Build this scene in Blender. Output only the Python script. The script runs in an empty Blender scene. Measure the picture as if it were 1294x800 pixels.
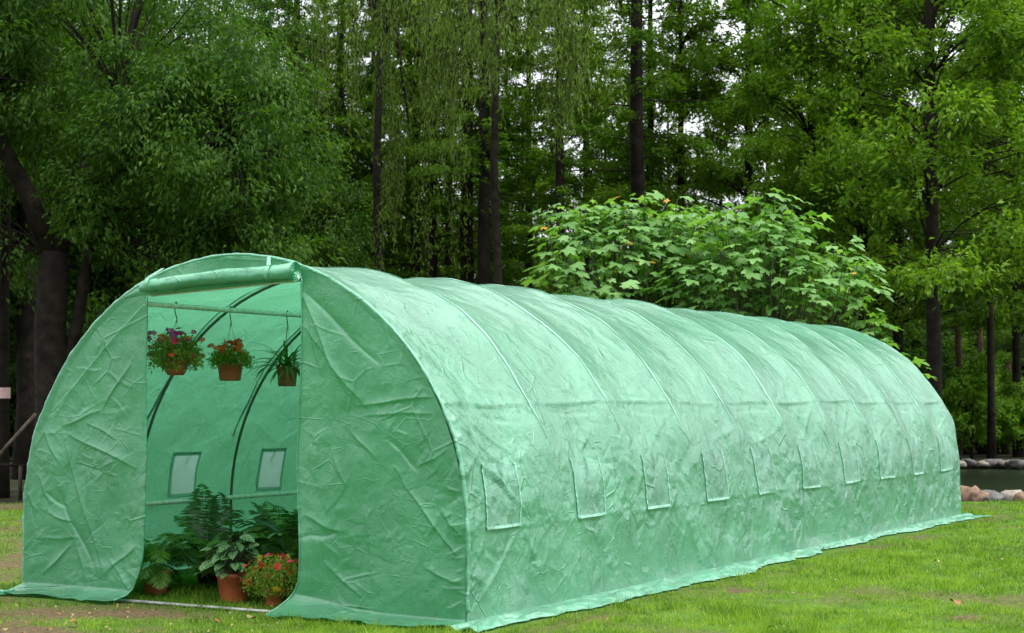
import bpy, math, random
import numpy as np
from mathutils import Vector, Matrix
R = math.radians
random.seed(7)
rng = np.random.default_rng(7)
scene = bpy.context.scene
C = scene.collection

# ------------------------------------------------------------ camera
CAM = np.array([7.708, -7.504, 1.168]); YAW = -0.518; PIT = 0.051; FPX = 2125.7
cd = bpy.data.cameras.new('camera'); cam = bpy.data.objects.new('camera', cd); C.objects.link(cam)
cam.location = CAM; cam.rotation_euler = (math.pi/2 + PIT, 0, -YAW)
cd.sensor_width = 36; cd.lens = 36*FPX/1294; cd.clip_end = 2000; cd.clip_start = 0.1
cd.dof.use_dof = True; cd.dof.focus_distance = 11.5; cd.dof.aperture_fstop = 5.6
scene.camera = cam
FH = np.array([math.sin(YAW), math.cos(YAW), 0]); RH = np.array([math.cos(YAW), -math.sin(YAW), 0])
def at(px, depth, z=0.0):
    """place on the ground: column of the view and metres away"""
    p = CAM + FH*depth + RH*((px-647)/FPX*depth); p[2] = z
    return p

# ------------------------------------------------------------ sky, sun, exposure
SUN_EL, SUN_AZ = R(60), R(84)      # azimuth clockwise from +y
w = bpy.data.worlds.new('World'); scene.world = w; w.use_nodes = True
nt = w.node_tree; nt.nodes.clear()
def N(tree, t, **k):
    n = tree.nodes.new(t)
    for a, b in k.items(): setattr(n, a, b)
    return n
sky = N(nt, 'ShaderNodeTexSky', sky_type='NISHITA', sun_disc=False, sun_elevation=SUN_EL, sun_rotation=SUN_AZ,
        air_density=1.0, dust_density=4.0, ozone_density=1.0)
hs = N(nt, 'ShaderNodeHueSaturation'); hs.inputs['Saturation'].default_value = .25
mx = N(nt, 'ShaderNodeMix', data_type='RGBA'); mx.inputs[0].default_value = .8
cn = N(nt, 'ShaderNodeTexNoise'); cn.inputs['Scale'].default_value = 2.2; cn.inputs['Detail'].default_value = 5
cr = N(nt, 'ShaderNodeValToRGB')
cr.color_ramp.elements[0].color = (8.2, 8.8, 9.4, 1); cr.color_ramp.elements[1].color = (10.6, 10.9, 11.2, 1)
cr.color_ramp.elements[0].position = .3; cr.color_ramp.elements[1].position = .7
bg = N(nt, 'ShaderNodeBackground'); bg.inputs[1].default_value = .1
wo = N(nt, 'ShaderNodeOutputWorld')
L_ = nt.links.new
L_(sky.outputs[0], hs.inputs['Color']); L_(hs.outputs[0], mx.inputs[6]); L_(cn.outputs[0], cr.inputs[0]); L_(cr.outputs[0], mx.inputs[7])
tcw = N(nt, 'ShaderNodeTexCoord'); sx_ = N(nt, 'ShaderNodeSeparateXYZ'); L_(tcw.outputs['Generated'], sx_.inputs[0])
mr = N(nt, 'ShaderNodeMapRange'); mr.inputs[1].default_value = 0; mr.inputs[2].default_value = 1; mr.inputs[3].default_value = .60; mr.inputs[4].default_value = 1.75; L_(sx_.outputs['Z'], mr.inputs[0])
mg = N(nt, 'ShaderNodeMix', data_type='RGBA', blend_type='MULTIPLY'); mg.inputs[0].default_value = 1; L_(mx.outputs[2], mg.inputs[6]); L_(mr.outputs[0], mg.inputs[7])
L_(mg.outputs[2], bg.inputs[0]); L_(bg.outputs[0], wo.inputs[0])
sd = bpy.data.lights.new('sun', 'SUN'); sd.energy = 1.2; sd.angle = R(14); sd.color = (1, .97, .92)
sun = bpy.data.objects.new('sun', sd); C.objects.link(sun)
sdir = Vector((math.sin(SUN_AZ)*math.cos(SUN_EL), math.cos(SUN_AZ)*math.cos(SUN_EL), math.sin(SUN_EL)))
sun.rotation_euler = sdir.to_track_quat('Z', 'Y').to_euler()
vs = scene.view_settings; vs.view_transform = 'Standard'; vs.look = 'None'; vs.gamma = 1; vs.use_curve_mapping = False
vs.exposure = 1.12
scene.cycles.max_bounces = 8; scene.cycles.transparent_max_bounces = 8

# ------------------------------------------------------------ object helpers
def tag(o, label=None, cat=None, group=None, kind=None):
    for k, v in (('label', label), ('category', cat), ('group', group), ('kind', kind)):
        if v: o[k] = v
    return o
def empty(name, loc=(0,0,0), rz=0, label=None, cat=None, group=None):
    o = bpy.data.objects.new(name, None); o.empty_display_size = .2; C.objects.link(o)
    o.location = loc; o.rotation_euler = (0,0,rz); return tag(o, label, cat, group)
def link(name, me, parent=None, loc=None):
    o = bpy.data.objects.new(name, me); C.objects.link(o); o.parent = parent
    if loc is not None: o.location = loc
    return o
def copy_tree(o, parent=None):
    c = o.copy(); C.objects.link(c); c.parent = parent
    for ch in list(o.children): copy_tree(ch, c)
    return c
def np_mesh(name, V, F, mat, smooth=False, tint=None):
    """V (n,3); F (m,k) all faces the same size"""
    V = np.ascontiguousarray(V, dtype=np.float32); F = np.ascontiguousarray(F, dtype=np.int32)
    me = bpy.data.meshes.new(name); n = len(V); m, k = F.shape
    me.vertices.add(n); me.vertices.foreach_set('co', V.ravel())
    me.loops.add(m*k); me.loops.foreach_set('vertex_index', F.ravel())
    me.polygons.add(m); me.polygons.foreach_set('loop_start', np.arange(0, m*k, k, dtype=np.int32))
    me.polygons.foreach_set('loop_total', np.full(m, k, dtype=np.int32))
    if smooth: me.polygons.foreach_set('use_smooth', np.ones(m, dtype=bool))
    me.update(calc_edges=True)
    if tint is not None:
        a = me.attributes.new('tint', 'FLOAT', 'POINT'); a.data.foreach_set('value', np.asarray(tint, dtype=np.float32))
    if mat: me.materials.append(mat)
    return me
class MB:
    def __init__(s): s.v = []; s.f = []
    def add(s, V, F):
        b = len(s.v); s.v += [tuple(map(float, p)) for p in V]; s.f += [tuple(int(i)+b for i in f) for f in F]
    def tube(s, pts, rad, n=8, cap=True):
        pts = [np.array(p, float) for p in pts]; m = len(pts)
        if not hasattr(rad, '__len__'): rad = [rad]*m
        V = []; ref = np.array([0.,0,1])
        t0 = pts[1]-pts[0]; t0 /= np.linalg.norm(t0)+1e-9
        a = np.cross(t0, ref); 
        if np.linalg.norm(a) < .05: a = np.cross(t0, np.array([1.,0,0]))
        a /= np.linalg.norm(a)
        for i in range(m):
            t = pts[min(i+1,m-1)]-pts[max(i-1,0)]; t /= np.linalg.norm(t)+1e-9
            a = a - t*(a@t); a /= np.linalg.norm(a)+1e-9; b = np.cross(t, a)
            for k in range(n):
                c = 2*math.pi*k/n; V.append(pts[i]+rad[i]*(a*math.cos(c)+b*math.sin(c)))
        F = [(i*n+k, i*n+(k+1)%n, (i+1)*n+(k+1)%n, (i+1)*n+k) for i in range(m-1) for k in range(n)]
        if cap: F += [tuple(range(n-1,-1,-1)), tuple((m-1)*n+k for k in range(n))]
        s.add(V, F); return s
    def lathe(s, prof, n=20, sq=0, sx=1, sy=1):
        """prof [(r,z)]; sq>0 squares the section off"""
        V = []
        for r, z in prof:
            for k in range(n):
                a = 2*math.pi*k/n + math.pi/n; c, d = math.cos(a), math.sin(a)
                if sq: q = (abs(c)**sq+abs(d)**sq)**(-1/sq)
                else: q = 1
                V.append((r*q*c*sx, r*q*d*sy, z))
        m = len(prof)
        F = [(i*n+k, i*n+(k+1)%n, (i+1)*n+(k+1)%n, (i+1)*n+k) for i in range(m-1) for k in range(n)]
        F.append(tuple(range(n-1,-1,-1)))
        s.add(V, F); return s
    def mesh(s, name, mat, smooth=True):
        me = bpy.data.meshes.new(name); me.from_pydata(s.v, [], s.f); me.update()
        if smooth: me.polygons.foreach_set('use_smooth', [True]*len(me.polygons))
        if mat: me.materials.append(mat)
        return me
    def build(s, name, mat, parent=None, smooth=True): return link(name, s.mesh(name, mat, smooth), parent)

# value noise ------------------------------------------------------------
_T = rng.random((64,64,64)).astype(np.float32)
def vnoise(x, y, z=0.0):
    x, y, z = np.broadcast_arrays(np.asarray(x,float), np.asarray(y,float), np.asarray(z,float))
    xi, yi, zi = np.floor(x).astype(int), np.floor(y).astype(int), np.floor(z).astype(int)
    fx, fy, fz = x-xi, y-yi, z-zi
    fx, fy, fz = [f*f*(3-2*f) for f in (fx, fy, fz)]
    g = lambda a,b,c: _T[(xi+a)&63, (yi+b)&63, (zi+c)&63]
    l = lambda a,b,t: a+(b-a)*t
    return l(l(l(g(0,0,0),g(1,0,0),fx), l(g(0,1,0),g(1,1,0),fx), fy), l(l(g(0,0,1),g(1,0,1),fx), l(g(0,1,1),g(1,1,1),fx), fy), fz)*2-1
def fbm(x, y, z=0.0, o=4):
    r = 0; a = 1
    for i in range(o): r = r+a*vnoise(np.asarray(x)*2**i+i*7.3, np.asarray(y)*2**i+i*3.1, np.asarray(z)*2**i); a *= .5
    return r

# ------------------------------------------------------------ materials
def new_mat(name):
    m = bpy.data.materials.new(name); m.use_nodes = True; t = m.node_tree; t.nodes.clear()
    return m, t, N(t, 'ShaderNodeOutputMaterial')
def ramp(t, fac, cols, pos=None):
    r = N(t, 'ShaderNodeValToRGB'); e = r.color_ramp.elements
    while len(e) < len(cols): e.new(.5)
    for i, c in enumerate(cols):
        e[i].position = pos[i] if pos else i/(len(cols)-1); e[i].color = (*c, 1)
    t.links.new(fac, r.inputs[0]); return r.outputs[0]
def noise(t, scale, detail=4, vec=None, rough=.5, dist=0):
    n = N(t, 'ShaderNodeTexNoise'); n.inputs['Scale'].default_value = scale; n.inputs['Detail'].default_value = detail
    n.inputs['Roughness'].default_value = rough; n.inputs['Distortion'].default_value = dist
    if vec: t.links.new(vec, n.inputs[0])
    return n.outputs[0]
def objco(t, scale=(1,1,1)):
    c = N(t, 'ShaderNodeTexCoord'); m = N(t, 'ShaderNodeMapping'); m.inputs['Scale'].default_value = scale
    t.links.new(c.outputs['Object'], m.inputs[0]); return m.outputs[0]
def bump(t, h, strength, dist, prev=None):
    b = N(t, 'ShaderNodeBump'); b.inputs['Strength'].default_value = strength; b.inputs['Distance'].default_value = dist
    t.links.new(h, b.inputs['Height'])
    if prev: t.links.new(prev, b.inputs['Normal'])
    return b.outputs[0]
def math_(t, op, a, b=None):
    m = N(t, 'ShaderNodeMath', operation=op)
    for i, v in enumerate((a, b)):
        if v is None: continue
        if isinstance(v, (int, float)): m.inputs[i].default_value = v
        else: t.links.new(v, m.inputs[i])
    return m.outputs[0]
def simple(name, col, rough=.6, metal=0, var=.25, scale=20, bumps=.0, bd=.01, spec=.5):
    m, t, o = new_mat(name); p = N(t, 'ShaderNodeBsdfPrincipled'); co = objco(t)
    c = ramp(t, noise(t, scale, 5, co), [tuple(x*(1-var) for x in col), tuple(min(1,x*(1+var)) for x in col)], [.3,.7])
    t.links.new(c, p.inputs['Base Color']); p.inputs['Roughness'].default_value = rough; p.inputs['Metallic'].default_value = metal
    p.inputs['Specular IOR Level'].default_value = spec
    if bumps: t.links.new(bump(t, noise(t, scale*1.7, 6, co), bumps, bd), p.inputs['Normal'])
    t.links.new(p.outputs[0], o.inputs[0]); return m
def leaf_mat(name, cols, rough=.5, trans=.3, spec=.4, pos=None, tcol=1.5):
    m, t, o = new_mat(name); a = N(t, 'ShaderNodeAttribute', attribute_name='tint')
    oi = N(t, 'ShaderNodeObjectInfo')
    f = math_(t, 'ADD', a.outputs['Fac'], math_(t, 'MULTIPLY', math_(t, 'SUBTRACT', oi.outputs['Random'], .5), .22))
    c = ramp(t, f, cols, pos)
    p = N(t, 'ShaderNodeBsdfPrincipled'); p.inputs['Roughness'].default_value = rough; p.inputs['Specular IOR Level'].default_value = spec
    t.links.new(c, p.inputs['Base Color'])
    tr = N(t, 'ShaderNodeBsdfTranslucent')
    mm = N(t, 'ShaderNodeMix', data_type='RGBA', blend_type='MULTIPLY'); mm.inputs[0].default_value = 1
    t.links.new(c, mm.inputs[6]); mm.inputs[7].default_value = (tcol*1.15, tcol*1.2, tcol*.4, 1); t.links.new(mm.outputs[2], tr.inputs[0])
    ms = N(t, 'ShaderNodeMixShader'); ms.inputs[0].default_value = trans
    t.links.new(p.outputs[0], ms.inputs[1]); t.links.new(tr.outputs[0], ms.inputs[2]); t.links.new(ms.outputs[0], o.inputs[0]); return m
def tarp_mat(name, base, trans, tcol, rough=.38, weave=True, crinkle=1.0):
    m, t, o = new_mat(name); co = objco(t)
    st = objco(t, (1,1,6)); st2 = objco(t, (6,6,1))
    # colour: the cloth is a woven film, thread density varies in both directions
    n1 = noise(t, 16, 8, st, .75); n2 = noise(t, 16, 8, st2, .75); n3 = noise(t, 2.2, 4, co)
    s = math_(t, 'ADD', math_(t, 'ADD', math_(t, 'MULTIPLY', n1, .35), math_(t, 'MULTIPLY', n2, .3)), math_(t, 'MULTIPLY', n3, .35))
    lo = tuple(x*.74 for x in base); hi = tuple(min(1, x*1.24+.02) for x in base)
    c = ramp(t, s, [lo, hi], [.38,.62])
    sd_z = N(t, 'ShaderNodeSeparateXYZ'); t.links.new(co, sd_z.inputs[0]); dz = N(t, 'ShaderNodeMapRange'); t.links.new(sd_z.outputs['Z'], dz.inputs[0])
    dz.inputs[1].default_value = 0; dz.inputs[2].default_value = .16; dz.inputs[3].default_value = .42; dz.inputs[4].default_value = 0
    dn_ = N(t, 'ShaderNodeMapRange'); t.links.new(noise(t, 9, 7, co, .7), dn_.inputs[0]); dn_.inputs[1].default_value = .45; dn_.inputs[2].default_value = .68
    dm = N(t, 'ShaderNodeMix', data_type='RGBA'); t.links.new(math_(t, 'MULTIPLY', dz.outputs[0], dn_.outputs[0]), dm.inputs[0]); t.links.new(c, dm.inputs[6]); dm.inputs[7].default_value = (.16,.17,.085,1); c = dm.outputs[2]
    # crinkles: ridge network at two sizes, only in patches
    dn = N(t, 'ShaderNodeTexNoise'); dn.inputs['Scale'].default_value = 4; dn.inputs['Detail'].default_value = 2; t.links.new(co, dn.inputs[0])
    mv = N(t, 'ShaderNodeMix', data_type='RGBA'); mv.inputs[0].default_value = .09; t.links.new(co, mv.inputs[6]); t.links.new(dn.outputs['Color'], mv.inputs[7])
    nb = bump(t, noise(t, 3.0, 5, co, .5, .3), .5, .05)
    # the sheet is pulled tight over the crown and slack low down
    sz_ = N(t, 'ShaderNodeSeparateXYZ'); t.links.new(co, sz_.inputs[0]); lw = N(t, 'ShaderNodeMapRange'); t.links.new(sz_.outputs['Z'], lw.inputs[0])
    lw.inputs[1].default_value = 1.0; lw.inputs[2].default_value = 1.7; lw.inputs[3].default_value = 1; lw.inputs[4].default_value = .35; low = lw.outputs[0]
    for sc, wt, lo_, hi_ in ((3.2, .026, .46, .58), (7, .016, .50, .60), (15, .006, .54, .64)):
        v = N(t, 'ShaderNodeTexVoronoi', feature='DISTANCE_TO_EDGE'); v.inputs['Scale'].default_value = sc; t.links.new(mv.outputs[2], v.inputs[0])
        msk = N(t, 'ShaderNodeMapRange'); msk.inputs[1].default_value = lo_; msk.inputs[2].default_value = hi_
        t.links.new(noise(t, sc*.5, 3, co), msk.inputs[0])
        # flat facets meeting in sharp folds, as crumpled film has
        nb = bump(t, math_(t, 'MULTIPLY', v.outputs[0], math_(t, 'MULTIPLY', msk.outputs[0], low)), .42*crinkle, wt*3, nb)
    # thin straight crease lines where the film was once folded
    for sc, off_, wt in ((2.6, 3.1, .0075), (5.2, 7.7, .0045), (9.5, 1.3, .0032)):
        mp = N(t, 'ShaderNodeMapping'); mp.inputs['Location'].default_value = (off_, off_*1.7, off_*.6); mp.inputs['Rotation'].default_value = (off_, off_*.7, off_*1.3); mp.inputs['Scale'].default_value = (1, 1.9, 1.3)
        t.links.new(co, mp.inputs[0]); v = N(t, 'ShaderNodeTexVoronoi', feature='DISTANCE_TO_EDGE'); v.inputs['Scale'].default_value = sc; t.links.new(mp.outputs[0], v.inputs[0])
        r_ = N(t, 'ShaderNodeMapRange'); r_.inputs[1].default_value = 0; r_.inputs[2].default_value = .035; r_.inputs[3].default_value = 1; r_.inputs[4].default_value = 0; t.links.new(v.outputs[0], r_.inputs[0])
        msk = N(t, 'ShaderNodeMapRange'); msk.inputs[1].default_value = .52; msk.inputs[2].default_value = .64; t.links.new(noise(t, sc*.9, 2, mp.outputs[0]), msk.inputs[0])
        nb = bump(t, math_(t, 'MULTIPLY', r_.outputs[0], msk.outputs[0]), .6*crinkle, wt, nb)
    if weave: nb = bump(t, math_(t, 'ADD', noise(t, 60, 2, st), noise(t, 60, 2, st2)), .25, .004, nb)
    p = N(t, 'ShaderNodeBsdfPrincipled'); p.inputs['Roughness'].default_value = rough; p.inputs['Specular IOR Level'].default_value = .8; p.inputs['Coat Weight'].default_value = .7; p.inputs['Coat Roughness'].default_value = .20
    t.links.new(nb, p.inputs['Coat Normal'])
    t.links.new(c, p.inputs['Base Color']); t.links.new(nb, p.inputs['Normal'])
    tr = N(t, 'ShaderNodeBsdfTranslucent'); tr.inputs[0].default_value = (*tcol, 1); t.links.new(nb, tr.inputs['Normal'])
    ms = N(t, 'ShaderNodeMixShader'); ms.inputs[0].default_value = trans
    t.links.new(p.outputs[0], ms.inputs[1]); t.links.new(tr.outputs[0], ms.inputs[2]); t.links.new(ms.outputs[0], o.inputs[0]); return m

M = {}
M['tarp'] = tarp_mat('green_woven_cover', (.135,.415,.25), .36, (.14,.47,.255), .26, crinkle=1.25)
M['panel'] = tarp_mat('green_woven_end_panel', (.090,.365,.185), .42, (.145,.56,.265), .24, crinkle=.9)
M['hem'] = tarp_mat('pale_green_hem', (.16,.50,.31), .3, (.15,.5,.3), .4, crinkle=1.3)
M['hoop_glint'] = simple('pale_hoop_highlight', (.29,.60,.44), .4, var=.15)  # paler green standing in for the highlight along the hoops
M['roll'] = tarp_mat('green_rolled_cover', (.035,.31,.135), .12, (.06,.42,.18), .35, crinkle=1.3)
M['stitch'] = simple('pale_window_border', (.22,.47,.35), .45, var=.35, scale=40)
M['net'] = tarp_mat('grey_window_mesh', (.24,.42,.35), .6, (.22,.40,.32), .6, crinkle=.3)
M['net_border'] = tarp_mat('pale_mesh_border', (.30,.60,.47), .6, (.34,.66,.50), .5, crinkle=.3)
M['flap'] = tarp_mat('pale_window_flap', (.165,.44,.29), .38, (.17,.55,.3), .35, crinkle=1.2)
M['cord'] = simple('dark_green_cord', (.01,.16,.10), .5)
M['pipe'] = simple('galvanised_pipe', (.80,.80,.79), .42, .1, .2, 30)
M['sill'] = simple('muddy_galvanised_pipe', (.27,.27,.25), .45, .2, .5, 12)
M['hoop'] = simple('shaded_hoop_pipe', (.13,.14,.115), .5, .3, .25, 18)  # galvanised pipe as well, its dark reflections put into the base colour
M['clay'] = simple('terracotta_plastic', (.36,.085,.035), .5, var=.18, scale=14, bumps=.15)
M['oldclay'] = simple('faded_brown_pot', (.26,.105,.045), .65, var=.4, scale=22, bumps=.3)
M['blackpot'] = simple('dark_plastic_pot', (.02,.018,.018), .4)
M['soil'] = simple('potting_soil', (.03,.02,.013), .95, var=.4, scale=60, bumps=.8)
M['wire'] = simple('dark_wire', (.03,.03,.028), .5, .4)
M['bark'] = simple('dark_bark', (.014,.011,.008), .92, var=.55, scale=7, bumps=.9, bd=.03, spec=.15)
M['barkgrey'] = simple('grey_bark', (.055,.046,.036), .92, var=.45, scale=6, bumps=.9, bd=.03, spec=.15)
M['twig'] = simple('green_brown_twig', (.05,.06,.025), .8)
M['palmbark'] = simple('palm_fibre', (.075,.040,.024), .95, var=.5, scale=16, bumps=1, bd=.03)
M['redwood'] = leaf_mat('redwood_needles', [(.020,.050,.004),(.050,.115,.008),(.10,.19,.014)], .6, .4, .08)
M['willow'] = leaf_mat('willow_leaves', [(.055,.105,.014),(.10,.17,.028),(.17,.25,.055)], .6, .4, .1)
M['broad'] = leaf_mat('broad_leaves', [(.013,.042,.005),(.030,.082,.009),(.07,.14,.018)], .55, .35, .12)
M['shrub'] = leaf_mat('shrub_leaves', [(.03,.075,.008),(.07,.15,.015),(.13,.22,.025)], .55, .35, .12)
M['rose'] = leaf_mat('cotton_rose_leaves', [(.065,.17,.03),(.13,.28,.065),(.20,.37,.12)], .5, .35, .3)
M['yellowleaf'] = leaf_mat('yellow_leaf', [(.42,.22,.02),(.5,.27,.03)], .5, .3)
M['fern'] = leaf_mat('fern_leaves', [(.02,.08,.012),(.05,.15,.025),(.11,.25,.035)], .42, .3, .5)
M['dark'] = leaf_mat('dark_glossy_leaves', [(.010,.035,.014),(.02,.065,.022),(.05,.12,.03)], .3, .15, .6)
M['spider'] = leaf_mat('spider_plant_leaves', [(.03,.09,.015),(.07,.17,.03),(.16,.28,.06)], .4, .3)
M['herb'] = leaf_mat('small_flower_leaves', [(.10,.18,.03),(.20,.30,.05),(.34,.40,.08)], .55, .4, .2)
M['grass'] = leaf_mat('grass_blades', [(.065,.12,.012),(.12,.235,.018),(.23,.34,.045)], .55, .35, .15)
M['pad'] = leaf_mat('palm_fans', [(.04,.09,.015),(.09,.17,.03)], .45, .3)
def flower_mat(name, c): return leaf_mat(name, [tuple(x*.75 for x in c), c], .5, .25, .2, tcol=1.0)
M['f_magenta'] = flower_mat('magenta_petals', (.45,.05,.32)); M['f_pink'] = flower_mat('pink_petals', (.72,.06,.15))
M['f_orange'] = flower_mat('orange_petals', (.80,.12,.035)); M['f_red'] = flower_mat('red_petals', (.72,.06,.05)); M['f_yellow'] = flower_mat('yellow_petals', (.85,.55,.04))
# calathea leaf: pale with dark bars from the midrib
def calathea():
    m, t, o = new_mat('striped_leaf'); a = N(t, 'ShaderNodeAttribute', attribute_name='lu'); b = N(t, 'ShaderNodeAttribute', attribute_name='lv')
    av = math_(t, 'ABSOLUTE', b.outputs['Fac'])
    ph = math_(t, 'SUBTRACT', a.outputs['Fac'], math_(t, 'MULTIPLY', av, .35))
    s = math_(t, 'SINE', math_(t, 'MULTIPLY', ph, 32.0))
    r1 = N(t, 'ShaderNodeMapRange'); r1.inputs[1].default_value = -.1; r1.inputs[2].default_value = .5; t.links.new(s, r1.inputs[0])
    rim = math_(t, 'LESS_THAN', av, .78); mid = math_(t, 'GREATER_THAN', av, .08)
    f = math_(t, 'MULTIPLY', math_(t, 'MULTIPLY', r1.outputs[0], rim), mid)
    c = ramp(t, f, [(.022,.075,.022),(.20,.34,.13)])
    p = N(t, 'ShaderNodeBsdfPrincipled'); t.links.new(c, p.inputs['Base Color']); p.inputs['Roughness'].default_value = .35
    t.links.new(p.outputs[0], o.inputs[0]); return m
M['calathea'] = calathea()
def lawn_mat():
    m, t, o = new_mat('lawn_soil_and_thatch'); g = N(t, 'ShaderNodeNewGeometry'); co = g.outputs['Position']
    big = noise(t, .55, 5, co, .55); fine = noise(t, 30, 6, co, .7); mid = noise(t, 4, 5, co, .6)
    s = math_(t, 'ADD', math_(t, 'MULTIPLY', mid, .55), math_(t, 'MULTIPLY', fine, .45))
    gr = ramp(t, s, [(.03,.055,.010),(.065,.14,.018),(.13,.21,.035)], [.3,.5,.72])
    so = ramp(t, fine, [(.035,.022,.012),(.11,.075,.04),(.17,.13,.07)], [.3,.5,.7])
    a = N(t, 'ShaderNodeAttribute', attribute_name='tint')
    mm = N(t, 'ShaderNodeMix', data_type='RGBA'); t.links.new(a.outputs['Fac'], mm.inputs[0]); t.links.new(gr, mm.inputs[6]); t.links.new(so, mm.inputs[7])
    p = N(t, 'ShaderNodeBsdfPrincipled'); p.inputs['Roughness'].default_value = .95; p.inputs['Specular IOR Level'].default_value = .1
    t.links.new(mm.outputs[2], p.inputs['Base Color']); t.links.new(bump(t, s, .8, .04), p.inputs['Normal'])
    t.links.new(p.outputs[0], o.inputs[0]); return m
M['lawn'] = lawn_mat()
M['floor'] = simple('forest_floor', (.028,.030,.013), .95, var=.6, scale=1.6, bumps=.8, bd=.08, spec=.1)
def water_mat():
    m, t, o = new_mat('pond_water'); p = N(t, 'ShaderNodeBsdfPrincipled'); p.inputs['Base Color'].default_value = (.007,.013,.004,1)
    p.inputs['Roughness'].default_value = .32; p.inputs['Specular IOR Level'].default_value = .12; co = objco(t, (1,3,1)); t.links.new(bump(t, noise(t, 3, 3, co), .08, .04), p.inputs['Normal'])
    t.links.new(p.outputs[0], o.inputs[0]); return m
M['water'] = water_mat()
M['stone_tan'] = simple('tan_stone', (.19,.115,.075), .85, var=.4, scale=6, bumps=.6, bd=.02)
M['stone_grey'] = simple('grey_stone', (.10,.095,.09), .85, var=.4, scale=6, bumps=.6, bd=.02)
M['stone_pale'] = simple('pale_stone', (.24,.21,.17), .85, var=.3, scale=6, bumps=.6, bd=.02)
M['dryleaf'] = simple('dry_leaf', (.24,.10,.03), .7, var=.35, scale=30)
M['dryleaf2'] = simple('pale_dry_leaf', (.26,.20,.08), .7, var=.3, scale=30)
M['notice'] = simple('pale_pink_notice', (.55,.36,.36), .6, var=.1)

# ------------------------------------------------------------ ground
H_LAWN = 19.8      # metres from the camera where the lawn ends at the pond
SOILS = [(961,745,.30,.16),(1215,775,.28,.14),(868,742,.25,.15),(930,735,.3,.1),(1270,665,.35,.2),(1090,690,.3,.15),(1020,790,.25,.1),(1150,730,.2,.1),(860,765,.2,.1)]
def soil_amount(x, y):
    """0 grass .. 1 bare soil, real patches of the lawn"""
    x = np.asarray(x, float); y = np.asarray(y, float)
    n = fbm(x*1.1+3, y*1.1+9, 0, 4)
    s = np.clip((n-.25)*.9, 0, .6)+.12*np.clip(fbm(x*5, y*5, 7, 3), 0, 1)
    f = np.clip((-x+2.9)/1.5, 0, 1)*np.clip((0.2-y)/.5, 0, 1)      # trodden ground in front of the door
    s = np.maximum(s, f*np.clip(.72+.7*fbm(x*3.3, y*3.3, 2, 4), 0, 1))
    l = np.clip((-.3-x)/.8, 0, 1)
    s = np.maximum(s, l*np.clip(.50+.6*fbm(x*1.7, y*1.7, 4, 4), 0, .95))
    b = np.exp(-((x-3.55)/.16)**2)*np.clip(.5+.7*fbm(x*2, y*2, 6, 3), 0, 1)
    s = np.maximum(s, b*.8)
    for px, py, rx, ry in SOILS:
        d = CAM[2]*FPX/(py-508.3); c = at(px, d)
        q = ((x-c[0])/rx)**2+((y-c[1])/ry*.8)**2
        s = np.maximum(s, np.clip(.75-q*1.1+.95*fbm(x*7, y*7, 1, 4), 0, 1)*(q < 2))
    return s
def hgt(x, y): return .02*fbm(np.asarray(x)*.6, np.asarray(y)*.6, 5, 3)*np.clip(np.abs(np.asarray(x)-1.6)-1.8, 0, 1)
def ground_sheet():
    # a fan of quads: fine near, coarse to the horizon
    dep = np.concatenate([np.linspace(-14, 7, 30)[:-1], np.linspace(7, 22, 260)])
    lat = np.concatenate([np.linspace(-60,-8,20)[:-1], np.linspace(-8, 8, 240), np.linspace(8,60,20)[1:]])
    D, Lt = np.meshgrid(dep, lat, indexing='ij')
    P = CAM[:2] + D[...,None]*FH[:2] + Lt[...,None]*RH[:2]
    edge = np.minimum(D, H_LAWN+.0*D + .35*fbm(Lt*.5, 3, 0, 3) + np.where(Lt<-6.2, (-6.2-Lt)*.15, 0))
    P = CAM[:2] + edge[...,None]*FH[:2] + Lt[...,None]*RH[:2]
    z = hgt(P[...,0], P[...,1])
    V = np.dstack([P, z]).reshape(-1,3); n, m = D.shape
    i = np.arange(n-1)[:,None]*m+np.arange(m-1)[None]; F = np.stack([i, i+1, i+m+1, i+m], -1).reshape(-1,4)[:, ::-1]
    me = np_mesh('lawn', V, F, M['lawn'], True, soil_amount(V[:,0], V[:,1]))
    tag(link('lawn', me), kind='structure')
ground_sheet()
def quadsheet(name, pts, z, mat, div=40, bumpy=0, kind='structure'):
    a, b, c, d = [np.array(p[:2]) for p in pts]; u = np.linspace(0,1,div)
    U, Vv = np.meshgrid(u, u, indexing='ij'); U = U[...,None]; Vv = Vv[...,None]
    P = a*(1-U)*(1-Vv)+b*U*(1-Vv)+c*U*Vv+d*(1-U)*Vv
    Z = z+bumpy*fbm(P[...,0]*.4, P[...,1]*.4, 0, 4); V = np.dstack([P, Z]).reshape(-1,3)
    i = np.arange(div-1)[:,None]*div+np.arange(div-1)[None]; F = np.stack([i, i+div, i+div+1, i+1], -1).reshape(-1,4)
    return tag(link(name, np_mesh(name, V, F, mat, True)), kind=kind)
def cpt(lat, dep): return (CAM + FH*dep + RH*lat)[:2]
quadsheet('ground', [cpt(-700,-400), cpt(700,-400), cpt(700,900), cpt(-700,900)], -.30, M['floor'], 4)
quadsheet('forest_floor', [cpt(-90,34.3), cpt(90,34.3), cpt(90,160), cpt(-90,160)], -.02, M['floor'], 120, .06)
quadsheet('forest_floor', [cpt(-60,18.5), cpt(3.0,18.5), cpt(3.0,36), cpt(-60,36)], -.05, M['floor'], 60, .03)
quadsheet('pond_water', [cpt(2.9,18.6), cpt(60,18.6), cpt(60,36), cpt(2.9,36)], -.16, M['water'], 20)

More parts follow.
